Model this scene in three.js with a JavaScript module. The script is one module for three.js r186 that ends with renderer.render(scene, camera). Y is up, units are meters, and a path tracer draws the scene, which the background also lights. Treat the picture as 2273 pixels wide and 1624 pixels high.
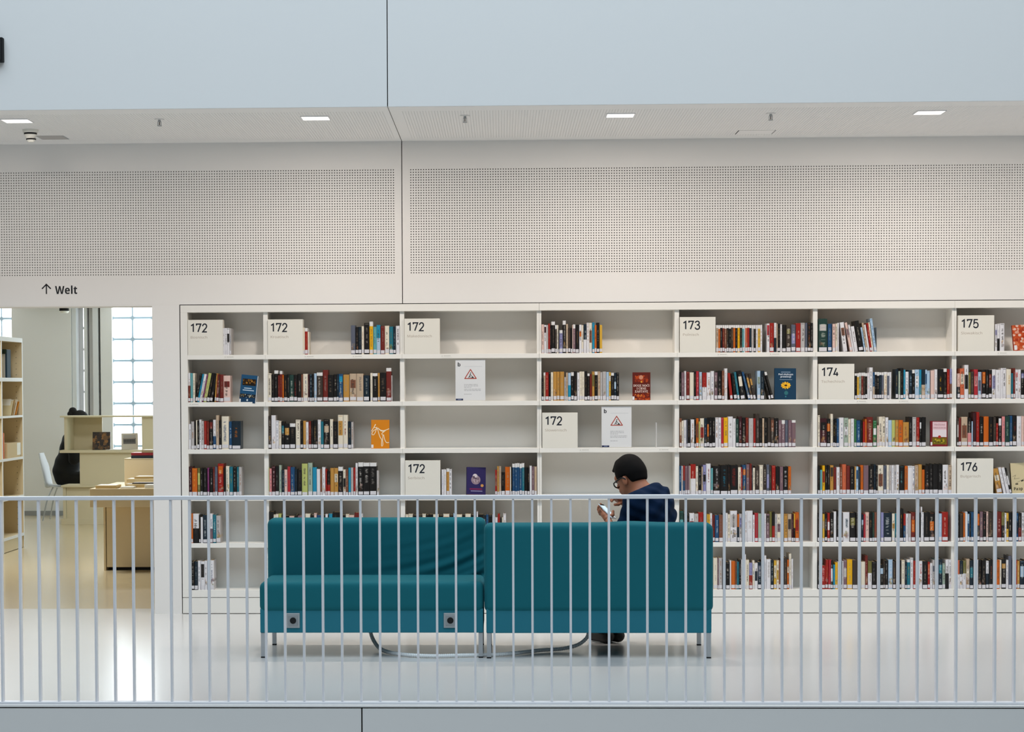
import * as THREE from 'three';
import { RectAreaLightUniformsLib } from 'three/addons/lights/RectAreaLightUniformsLib.js';
import { RoundedBoxGeometry } from 'three/addons/geometries/RoundedBoxGeometry.js';
import { TextGeometry } from 'three/addons/geometries/TextGeometry.js';
import { FontLoader } from 'three/addons/loaders/FontLoader.js';
import { mergeGeometries, mergeVertices } from 'three/addons/utils/BufferGeometryUtils.js';

// ---------------------------------------------------------------- camera, light, exposure
// x runs along the shelf wall (one metre per bay), y up from the gallery floor, z from the wall (0) across the atrium to the camera
const scene = new THREE.Scene();
scene.background = new THREE.Color(0x05070a);
const renderer = new THREE.WebGLRenderer();
renderer.toneMapping = THREE.LinearToneMapping;
renderer.toneMappingExposure = 1.0;
renderer.shadowMap.enabled = true;
RectAreaLightUniformsLib.init();

const camera = new THREE.PerspectiveCamera(2 * Math.atan(812 / 4600) * 180 / Math.PI, 2273 / 1624, 0.1, 80);
camera.position.set(1.7305, 1.666, 15.115);
camera.rotation.order = 'YXZ';
camera.rotation.set(-0.03429, 0.03465, -0.0047);
camera.setViewOffset(2273, 1624, 180.4, -201.7, 2273, 1624);   // the lens was shifted: the frame lies above and right of its axis

const DAY = new THREE.Color().setRGB(0.765, 0.893, 1.0);
const WARM = new THREE.Color().setRGB(1.0, 0.90, 0.815);
function area(color, intensity, w, h, pos, target) {
  const l = new THREE.RectAreaLight(color, intensity, w, h);
  l.position.set(...pos); l.lookAt(...target); scene.add(l); return l;
}
const SKYLIGHT = 2.3, DOWN = 328;
area(DAY, SKYLIGHT, 15, 9.9, [1.5, 9.22, 8.05], [1.5, 0, 8.05]);              // glass roof of the atrium

// ---------------------------------------------------------------- helpers
let seed = 7;
const rnd = () => { seed = (seed * 1664525 + 1013904223) >>> 0; return seed / 4294967296; };
const V = (x, y, z) => new THREE.Vector3(x, y, z);
const taken = {};
function numbered(name) { const n = taken[name] = (taken[name] ?? -1) + 1; return n ? `${name}_${String(n).padStart(3, '0')}` : name; }
function shade(o) { o.castShadow = true; o.receiveShadow = true; return o; }
function mesh(name, geo, mat, parent) {
  if (Array.isArray(geo)) geo = mergeGeometries(geo.map(g => { const q = g.index ? g.toNonIndexed() : g; for (const k of Object.keys(q.attributes)) if (!['position', 'normal', 'uv'].includes(k)) q.deleteAttribute(k); return q; }));
  const m = shade(new THREE.Mesh(geo, mat)); m.name = parent ? name : numbered(name);
  (parent ?? scene).add(m); return m;
}
function tag(o, label, category, group, kind) { Object.assign(o.userData, { label, category }); if (group) o.userData.group = group; if (kind) o.userData.kind = kind; return o; }
function thing(name, label, category, pos = [0, 0, 0], group) {
  const g = new THREE.Group(); g.name = numbered(name); g.position.set(...pos); scene.add(g);
  return tag(g, label, category, group);
}
function structure(name, label) { const g = new THREE.Group(); g.name = name; scene.add(g); g.userData = { label, category: name.split('_')[0], kind: 'structure' }; return g; }
const box = (x0, x1, y0, y1, z0, z1) => new THREE.BoxGeometry(x1 - x0, y1 - y0, z1 - z0).translate((x0 + x1) / 2, (y0 + y1) / 2, (z0 + z1) / 2);
const rbox = (x0, x1, y0, y1, z0, z1, r = 0.003, s = 2) => new RoundedBoxGeometry(x1 - x0, y1 - y0, z1 - z0, s, Math.min(r, (x1 - x0) / 2.01, (y1 - y0) / 2.01, (z1 - z0) / 2.01)).translate((x0 + x1) / 2, (y0 + y1) / 2, (z0 + z1) / 2);
const cyl = (r, h, x, y, z, n = 20, r2 = r) => new THREE.CylinderGeometry(r2, r, h, n).translate(x, y, z);
function canvasTex(w, h, draw) {
  const c = document.createElement('canvas'); c.width = w; c.height = h; draw(c.getContext('2d'), w, h);
  const t = new THREE.CanvasTexture(c); t.colorSpace = THREE.SRGBColorSpace; t.magFilter = THREE.LinearFilter; return t;
}
function noiseTex(n, f, rep) {   // grey noise for bump maps
  const d = new Uint8Array(n * n * 4);
  for (let j = 0; j < n; j++) for (let i = 0; i < n; i++) { const v = Math.max(0, Math.min(255, f(i, j))); d.set([v, v, v, 255], (j * n + i) * 4); }
  const t = new THREE.DataTexture(d, n, n); t.wrapS = t.wrapT = THREE.RepeatWrapping; t.magFilter = THREE.LinearFilter; t.repeat.set(rep, rep); t.needsUpdate = true; return t;
}
// a cushion: a subdivided box rounded to radius r, then moved by bend(p, outward)
function cushion(w, h, d, r, n, bend) {
  const g0 = new THREE.BoxGeometry(w, h, d, ...n), p = g0.attributes.position, q = V(), c = V();
  for (let i = 0; i < p.count; i++) {
    q.fromBufferAttribute(p, i);
    const s = ['x', 'y', 'z'], half = { x: w / 2, y: h / 2, z: d / 2 };
    c.copy(q); for (const k of s) c[k] = Math.max(-(half[k] - r), Math.min(half[k] - r, q[k]));
    const o = q.clone().sub(c), L = o.length();
    if (L > 1e-9) { o.divideScalar(L); q.copy(c).addScaledVector(o, r); if (bend) bend(q, o); }
    p.setXYZ(i, q.x, q.y, q.z);
  }
  g0.deleteAttribute('normal');
  const uv = g0.attributes.uv; g0.deleteAttribute('uv');
  const g = mergeVertices(g0, 1e-5); g.computeVertexNormals();
  const m = g.attributes.position, t = new Float32Array(m.count * 2);
  for (let i = 0; i < m.count; i++) { t[i * 2] = m.getX(i) + m.getZ(i) * 0.6; t[i * 2 + 1] = m.getY(i) + m.getZ(i) * 0.8; }
  g.setAttribute('uv', new THREE.BufferAttribute(t, 2)); return g;
}
// a board in the xy plane facing +z with real round holes right through it
function perforated(x0, x1, y0, y1, hx0, hy0, nx, ny, pitch, r, sides, depth) {
  const P = [], N = [], I = []; let n = 0;
  const quad = (a, b, c, d, nn) => { for (const v of [a, b, c, d]) { P.push(...v); N.push(...nn); } I.push(n, n + 1, n + 2, n, n + 2, n + 3); n += 4; };
  const ax = hx0 - pitch / 2, bx = ax + nx * pitch, ay = hy0 - pitch / 2, by = ay + ny * pitch, F = [0, 0, 1];
  quad([x0, y0, 0], [x1, y0, 0], [x1, ay, 0], [x0, ay, 0], F); quad([x0, by, 0], [x1, by, 0], [x1, y1, 0], [x0, y1, 0], F);
  quad([x0, ay, 0], [ax, ay, 0], [ax, by, 0], [x0, by, 0], F); quad([bx, ay, 0], [x1, ay, 0], [x1, by, 0], [bx, by, 0], F);
  quad([x0, y0, -depth], [x1, y0, -depth], [x1, y0, 0], [x0, y0, 0], [0, -1, 0]); quad([x0, y1, 0], [x1, y1, 0], [x1, y1, -depth], [x0, y1, -depth], [0, 1, 0]);
  quad([x0, y0, -depth], [x0, y0, 0], [x0, y1, 0], [x0, y1, -depth], [-1, 0, 0]); quad([x1, y0, 0], [x1, y0, -depth], [x1, y1, -depth], [x1, y1, 0], [1, 0, 0]);
  const q = pitch / 2, dirs = [], out = [];
  for (let k = 0; k < sides; k++) { const a = (k + 0.5) / sides * 2 * Math.PI, c = Math.cos(a), s = Math.sin(a), m = q / Math.max(Math.abs(c), Math.abs(s)); dirs.push([c, s]); out.push([c * m, s * m]); }
  // corners of the cell that fall between two rays
  const ring = [];
  for (let k = 0; k < sides; k++) {
    const a = (k + 0.5) / sides * 2 * Math.PI, b = (k + 1.5) / sides * 2 * Math.PI; const list = [];
    for (let j = 0; j < 5; j++) { const t = Math.PI / 4 + j * Math.PI / 2; if (t > a + 1e-6 && t < b - 1e-6) list.push([Math.sign(Math.cos(t)) * q, Math.sign(Math.sin(t)) * q]); }
    ring.push(list);
  }
  for (let j = 0; j < ny; j++) for (let i = 0; i < nx; i++) {
    const cx = hx0 + i * pitch, cy = hy0 + j * pitch, base = n;
    for (let k = 0; k < sides; k++) { P.push(cx + dirs[k][0] * r, cy + dirs[k][1] * r, 0, cx + out[k][0], cy + out[k][1], 0); N.push(0, 0, 1, 0, 0, 1); n += 2; }
    for (let k = 0; k < sides; k++) {
      const a = base + k * 2, b = base + (k + 1) % sides * 2; let last = a + 1;
      for (const c of ring[k]) { P.push(cx + c[0], cy + c[1], 0); N.push(0, 0, 1); I.push(a, last, n); last = n++; }
      I.push(a, last, b + 1, a, b + 1, b);
    }
    const wall = n;
    for (let k = 0; k < sides; k++) { const [c, s] = dirs[k]; P.push(cx + c * r, cy + s * r, 0, cx + c * r, cy + s * r, -depth); N.push(-c, -s, 0, -c, -s, 0); n += 2; }
    for (let k = 0; k < sides; k++) { const a = wall + k * 2, b = wall + (k + 1) % sides * 2; I.push(a, b, b + 1, a, b + 1, a + 1); }
  }
  const g = new THREE.BufferGeometry();
  g.setAttribute('position', new THREE.BufferAttribute(new Float32Array(P), 3)); g.setAttribute('normal', new THREE.BufferAttribute(new Float32Array(N), 3));
  g.setIndex(new THREE.BufferAttribute(new Uint32Array(I), 1)); return g;
}
// naive surface nets over a signed distance function
function surface(f, lo, hi, cell) {
  const n = [0, 1, 2].map(k => Math.ceil((hi[k] - lo[k]) / cell) + 1), [nx, ny, nz] = n, at = (i, j, k) => i + nx * (j + ny * k);
  const val = new Float32Array(nx * ny * nz);
  for (let k = 0; k < nz; k++) for (let j = 0; j < ny; j++) for (let i = 0; i < nx; i++) val[at(i, j, k)] = f(lo[0] + i * cell, lo[1] + j * cell, lo[2] + k * cell);
  const idx = new Int32Array(nx * ny * nz).fill(-1), P = [], I = [];
  for (let k = 0; k < nz - 1; k++) for (let j = 0; j < ny - 1; j++) for (let i = 0; i < nx - 1; i++) {
    let s = 0, c = 0, x = 0, y = 0, z = 0; const v = [];
    for (let m = 0; m < 8; m++) { v.push(val[at(i + (m & 1), j + (m >> 1 & 1), k + (m >> 2))]); if (v[m] < 0) s++; }
    if (s === 0 || s === 8) continue;
    for (const [a, b] of [[0, 1], [2, 3], [4, 5], [6, 7], [0, 2], [1, 3], [4, 6], [5, 7], [0, 4], [1, 5], [2, 6], [3, 7]]) if ((v[a] < 0) !== (v[b] < 0)) {
      const t = v[a] / (v[a] - v[b]); c++;
      x += (a & 1) + t * ((b & 1) - (a & 1)); y += (a >> 1 & 1) + t * ((b >> 1 & 1) - (a >> 1 & 1)); z += (a >> 2) + t * ((b >> 2) - (a >> 2));
    }
    idx[at(i, j, k)] = P.length / 3; P.push(lo[0] + (i + x / c) * cell, lo[1] + (j + y / c) * cell, lo[2] + (k + z / c) * cell);
  }
  const face = (a, b, c, d, flip) => flip ? I.push(a, c, b, a, d, c) : I.push(a, b, c, a, c, d);
  for (let k = 1; k < nz - 1; k++) for (let j = 1; j < ny - 1; j++) for (let i = 1; i < nx - 1; i++) {
    const v = val[at(i, j, k)] < 0;
    if (v !== val[at(i + 1, j, k)] < 0) face(idx[at(i, j - 1, k - 1)], idx[at(i, j, k - 1)], idx[at(i, j, k)], idx[at(i, j - 1, k)], !v);
    if (v !== val[at(i, j + 1, k)] < 0) face(idx[at(i - 1, j, k - 1)], idx[at(i - 1, j, k)], idx[at(i, j, k)], idx[at(i, j, k - 1)], !v);
    if (v !== val[at(i, j, k + 1)] < 0) face(idx[at(i - 1, j - 1, k)], idx[at(i, j - 1, k)], idx[at(i, j, k)], idx[at(i - 1, j, k)], !v);
  }
  const g = new THREE.BufferGeometry(); g.setAttribute('position', new THREE.BufferAttribute(new Float32Array(P), 3)); g.setIndex(I); g.computeVertexNormals(); return g;
}
const smin = (a, b, k) => { const h = Math.max(k - Math.abs(a - b), 0) / k; return Math.min(a, b) - h * h * k / 4; };
function capsule(a, b, ra, rb) {   // tapered capsule between two joints
  const dx = b[0] - a[0], dy = b[1] - a[1], dz = b[2] - a[2], L = dx * dx + dy * dy + dz * dz;
  return (x, y, z) => { const px = x - a[0], py = y - a[1], pz = z - a[2]; const t = Math.max(0, Math.min(1, (px * dx + py * dy + pz * dz) / L)); return Math.hypot(px - dx * t, py - dy * t, pz - dz * t) - (ra + (rb - ra) * t); };
}
function ellipsoid(c, r, basis) {   // basis: three unit axes
  return (x, y, z) => { const p = [x - c[0], y - c[1], z - c[2]], q = basis.map((e, i) => (p[0] * e[0] + p[1] * e[1] + p[2] * e[2]) / r[i]); const k = Math.hypot(...q); return (k - 1) * Math.min(...r); };
}
const joined = (list, k) => (x, y, z) => { let d = 1e3; for (const f of list) d = smin(d, f(x, y, z), k); return d; };

// ---------------------------------------------------------------- materials
const std = (hex, roughness = 0.6, more = {}) => new THREE.MeshStandardMaterial({ color: hex, roughness, ...more });
const M = {
  paint: std(0xefece8, 0.75), fascia: std(0xe9e8e6, 0.6), soffit: std(0xf1eeea, 0.8), black: std(0x0a0a0c, 0.9), fleece: std(0x14100e, 1),
  shelf: std(0xf2efe8, 0.45), shelfBack: std(0xeae6df, 0.7), rail: std(0xededf1, 0.4), dark: std(0x17181a, 0.6), chrome: std(0xb9bec2, 0.32, { metalness: 0.85 }), steel: std(0xa7abad, 0.45, { metalness: 0.6 }),
  hall: std(0x7d7a77, 0.8), pages: std(0xd9b98c, 0.9), sticker: std(0xd9d6da, 0.6), sign: std(0xe9e5da, 0.5), white: std(0xe8e8e8, 0.5), birch: std(0xdac7a2, 0.5), birchLight: std(0xdccfae, 0.5), paper: std(0xeeece6, 0.8), plastic: std(0xe3e0d6, 0.5), hose: std(0xdfe2e2, 0.5),
};
const plaster = noiseTex(128, () => 128 + (rnd() - 0.5) * 90, 1);
M.paint.bumpMap = plaster; M.paint.bumpScale = 0.0002;
const weave = noiseTex(64, (i, j) => 128 + 60 * Math.sin(i * Math.PI / 2) * Math.sin(j * Math.PI / 2) + (rnd() - 0.5) * 60, 60);
M.teal = new THREE.MeshPhysicalMaterial({ color: 0x055e69, roughness: 0.85, sheen: 1, sheenRoughness: 0.35, specularIntensity: 0.55, sheenColor: new THREE.Color(0x6cc4da), bumpMap: weave, bumpScale: 0.0006 });
M.tealBase = new THREE.MeshPhysicalMaterial({ color: 0x297182, roughness: 0.85, specularIntensity: 0.3, bumpMap: weave, bumpScale: 0.0006 });
const scuff = noiseTex(256, (i, j) => 120 + 40 * Math.sin(i * 0.049 + 2 * Math.sin(j * 0.0245)) + (rnd() - 0.5) * 30, 0.35);
M.floor = new THREE.MeshPhysicalMaterial({ color: 0xd9d8d6, roughness: 0.5, clearcoat: 1, clearcoatRoughness: 0.2 });
M.floorTan = new THREE.MeshPhysicalMaterial({ color: 0xd0bc94, roughness: 0.45, clearcoat: 1, clearcoatRoughness: 0.16 });

// ---------------------------------------------------------------- the hall
const CEIL = 3.443, JOINT = 1.006, G = 0.003;
{
  const f = structure('floor', 'pale polished floor of the gallery');
  mesh('floor_slab', box(-9, 11, -0.3, 0, -0.36, 4.33), M.floor, f);
  mesh('edge_strip', box(-9, 11, -0.0095, 0.0002, 4.33, 4.362), M.fascia, f);
  mesh('recess', box(-9, 11, -0.3, -0.0095, 4.33, 4.334), M.black, f);
  const g = structure('floor_reading_room', 'tan floor of the reading room behind the opening'); g.userData.category = 'floor';
  mesh('floor_slab', box(-7, 0.9, -0.3, 0, -12.4, -0.364), M.floorTan, g);
  const b = structure('wall_parapet', 'white fascia boards below the gallery railing');
  for (const [x0, x1] of [[-9, 0.9875], [0.9945, 11]]) mesh('board', rbox(x0, x1, -1.2, -0.0165, 4.335, 4.36, 0.002), M.fascia, b);
  mesh('lower_wall', box(-9, 11, -3.7, -1.2, 4.1, 4.3), M.paint, b);
}
{
  const w = structure('wall_back', 'white plasterboard wall with two perforated acoustic fields above the shelves');
  const p = 0.01868, rows = 41, y0 = 2.4885;
  const colsL = Math.round((0.945 + 2.9) / p), colsR = Math.round((6.4 - 1.071) / p);
  mesh('panel', perforated(-9, JOINT - G, 2.2675, CEIL, 0.945 - (colsL - 1) * p, y0, colsL, rows, p, 0.0046, 6, 0.0125), M.paint, w);
  mesh('panel', perforated(JOINT + G, 11, 2.2675, CEIL, 1.071, y0, colsR, rows, p, 0.0046, 6, 0.0125), M.paint, w);
  mesh('fleece', box(-9, 11, 2.3, CEIL, -0.03, -0.02), M.fleece, w);
  mesh('lintel', box(-3, -0.6, 2.259, 2.6, -0.3, -0.031), M.paint, w);
  mesh('core', box(-9, 11, 2.6, CEIL + 0.3, -0.3, -0.031), M.paint, w);
  mesh('door_head', box(-9, -0.6285, 2.259, 2.2672, -0.031, -0.0002), M.paint, w);
  mesh('gasket', [box(-0.6285, -0.6222, 0.12, 2.2674, -0.03, -0.007), box(-0.6222, 6.06, 2.2622, 2.2674, -0.03, -0.007)], M.black, w);
  mesh('pier', [box(-0.83, -0.6285, 0, 2.2615, -0.3, 0)], M.paint, w);
  mesh('pier', box(-9, -3, 0, 2.262, -0.3, 0), M.paint, w);
  mesh('pier', box(6.06, 11, 0, 2.267, -0.3, 0), M.paint, w);
  mesh('recess', box(-0.6285, 6.06, 0, 2.2675, -0.3, -0.29), M.black, w);
}
{
  const c = structure('ceiling', 'perforated white soffit under the upper gallery');
  const p = 0.0189, rows = Math.round((1.64 - 0.175) / p);
  for (const [x0, x1, a, b] of [[-9, JOINT - G, -2.9, JOINT - 0.045], [JOINT + G, 11, JOINT + 0.057, 6.4]]) {
    const n = Math.round((b - a) / p);
    const g = perforated(x0, x1, 0, 1.853, b - (n - 1) * p, 0.175, n, rows, p, 0.0041, 4, 0.0125).rotateX(Math.PI / 2).translate(0, CEIL, 0);
    mesh('panel', g, M.soffit, c);
  }
  mesh('fleece', box(-9, 11, CEIL + 0.02, CEIL + 0.03, 0, 1.83), M.fleece, c);
  mesh('slab', box(-9, 11, CEIL + 0.03, 4.62, -0.3, 1.825), M.dark, c);
  const u = structure('wall_upper', 'white fascia boards of the upper gallery');
  for (const [x0, x1] of [[-9, JOINT - G], [JOINT + G, 11]]) mesh('board', rbox(x0, x1, CEIL + 0.0005, 4.62, 1.83, 1.855, 0.002), M.fascia, u);
  mesh('upper_wall', box(-9, 11, 4.62, 9.3, -0.3, -0.1), M.paint, u);
}
{
  // the rest of the atrium, around and behind the camera
  mesh('wall_left', box(-9.3, -9, -5, 9.3, -0.3, 19.3), M.hall).userData = { label: 'white side wall of the atrium', category: 'wall', kind: 'structure' };
  mesh('wall_right', box(11, 11.3, -5, 9.3, -0.3, 19.3), M.hall).userData = { label: 'white side wall of the atrium opposite the doorway side', category: 'wall', kind: 'structure' };
  mesh('wall_front', box(-9.3, 11.3, -5, 9.3, 19.3, 19.6), M.hall).userData = { label: 'white far wall of the atrium facing the shelves', category: 'wall', kind: 'structure' };
  mesh('floor_atrium', box(-9.3, 11.3, -3.9, -3.6, 4, 19.6), M.paint).userData = { label: 'pale floor of the hall below', category: 'floor', kind: 'structure' };
  const g = structure('floor_opposite', 'gallery floor on the near side of the atrium'); g.userData.category = 'floor';
  mesh('slab', box(-9, 11, -0.5, 0, 14.4, 19.3), M.floor, g); mesh('fascia_board', box(-9, 11, -1.2, -0.01, 14.36, 14.4), M.fascia, g);
  const r = structure('roof', 'roof of the atrium with its large skylight');
  mesh('roof_slab', box(-9.3, 11.3, 9.3, 9.6, -0.3, 19.6), M.hall, r);
  mesh('skylight', box(-6, 9, 9.24, 9.3, 3.1, 13), new THREE.MeshStandardMaterial({ color: 0x8899a0, emissive: DAY, emissiveIntensity: 0.5, roughness: 0.4 }), r);
}
// downlights let into the soffit
for (const [i, x] of [-1.492, 0.5005, 2.5145, 4.5355, 6.55, -3.51].entries()) {
  const t = thing('ceiling_downlight', ['square recessed downlight beside the smoke detector on the soffit', 'square recessed downlight above the Kroatisch sign', 'square recessed downlight above the seated man', 'square recessed downlight above the Tschechisch shelves', 'square recessed downlight beyond the Slowakisch shelves', 'square recessed downlight beyond the doorway'][i], 'lamp', [x, CEIL, 1.352], 'downlights in the soffit');
  const s = 0.088, o = 0.094;
  mesh('frame', [box(-o, o, -0.006, 0, s, o), box(-o, o, -0.006, 0, -o, -s), box(-o, -s, -0.006, 0, -s, s), box(s, o, -0.006, 0, -s, s)], M.white, t);
  mesh('diffuser', box(-s, s, -0.003, -0.001, -s, s), new THREE.MeshStandardMaterial({ color: 0xffffff, emissive: WARM, emissiveIntensity: 2.2 }), t);
  area(WARM, DOWN * [0.4, 0.95, 1, 1, 0.9, 0.4][i], 0.16, 0.16, [x, CEIL - 0.008, 1.352], [x, 0, 1.352]);
}
// ---------------------------------------------------------------- the built-in bookcases
const UNDER = [2.21, 1.8651, 1.5204, 1.1755, 0.8298, 0.486], FLOOR = [1.898, 1.5535, 1.2085, 0.8635, 0.519, 0.1745];
const DEPTH = -0.235, SET = -0.022;   // back panel, recess of the uprights
const bayLeft = b => b ? b - 1 + 0.016 : -0.571;
const BAY = ['Bosnisch', 'Kroatisch', 'Makedonisch', 'Slowenisch', 'Polnisch', 'Tschechisch', 'Slowakisch'];
for (const [bays, label] of [[[0, 1, 2], 'white built-in bookcase with the Bosnisch, Kroatisch and Makedonisch signs'], [[3, 4, 5], 'white built-in bookcase with the Slowenisch, Polnisch and Tschechisch signs'], [[6], 'white built-in bookcase with the Slowakisch and Bulgarisch signs']]) {
  const t = thing('bookcase', label, 'bookcase', [0, 0, 0], 'white bookcases built into the wall');
  const x0 = bays[0] ? bays[0] - 1 + 0.0006 : -0.622, x1 = bays[bays.length - 1] - (bays[0] === 6 ? 0 : 0.0006);
  mesh('top_panel', rbox(x0, x1, 2.21, 2.262, DEPTH, 0, 0.0012), M.shelf, t);
  mesh('plinth', rbox(x0, x1, 0.004, bays[0] === 6 ? 0.1145 : 0.1175, -0.03, -0.002, 0.0012), M.shelf, t);
  mesh('bottom_board', rbox(x0, x1, 0.1215, 0.1745, DEPTH, 0, 0.0012), M.shelf, t);
  if (!bays[0]) mesh('side_panel', rbox(-0.622, -0.571, 0.1747, 2.2098, DEPTH, 0, 0.0012), M.shelf, t);
  for (const b of bays) {
    const l = b ? b - 1 : -0.571, r = b;
    for (let k = 1; k < 6; k++) mesh('shelf_board', rbox(Math.max(l, x0) + (b && b !== bays[0] ? 0.0004 : 0), Math.min(r, x1) - 0.0004, UNDER[k], FLOOR[k - 1], DEPTH, 0, 0.0012), M.shelf, t);
    mesh('back_panel', box(l, r, 0.17, 2.215, DEPTH - 0.012, DEPTH), M.shelfBack, t);
    for (let k = 0; k < 6; k++) {
      if (b) mesh('upright', box(Math.max(l, x0), l + 0.016, FLOOR[k], UNDER[k], DEPTH, SET), M.shelf, t);
      mesh('upright', box(r - 0.016, Math.min(r, x1), FLOOR[k], UNDER[k], DEPTH, SET), M.shelf, t);
    }
  }
}

// ---------------------------------------------------------------- books
const PAL = {
  k: ['100c0a', 'black'], d: ['3a3029', 'dark brown'], s: ['5a5f6e', 'slate'], g: ['b9b4b2', 'pale grey'], w: ['e3e1e4', 'white'], c: ['e6dcc8', 'cream'], e: ['bfa88f', 'beige'], u: ['be8b40', 'tan'], y: ['d9aa3a', 'yellow'], Y: ['e8ae0c', 'bright yellow'],
  o: ['c9600f', 'orange'], O: ['c9633f', 'coral'], r: ['9c1b10', 'red'], R: ['b02731', 'crimson'], m: ['6e2119', 'dark red'], M: ['3a1218', 'wine red'], B: ['7a4b36', 'brown'], p: ['d98a8a', 'pink'], q: ['e0bfb4', 'pale pink'], v: ['8d8db8', 'lavender'], x: ['7b6068', 'mauve'], P: ['7a2d63', 'magenta'],
  b: ['1d4a73', 'blue'], a: ['1b8cb0', 'aqua'], l: ['a9c4dc', 'light blue'], n: ['10222f', 'navy'], t: ['1d6f80', 'teal'], T: ['5fa3a8', 'pale teal'], G: ['2f6b3f', 'green'], H: ['1d3b34', 'dark green'], i: ['9fb0a0', 'sage'], j: ['b8bf70', 'lime'], z: ['6f6a35', 'olive'],
};
const isDark = c => 'kdsmMnHbBtGzxPr'.includes(c);
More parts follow.
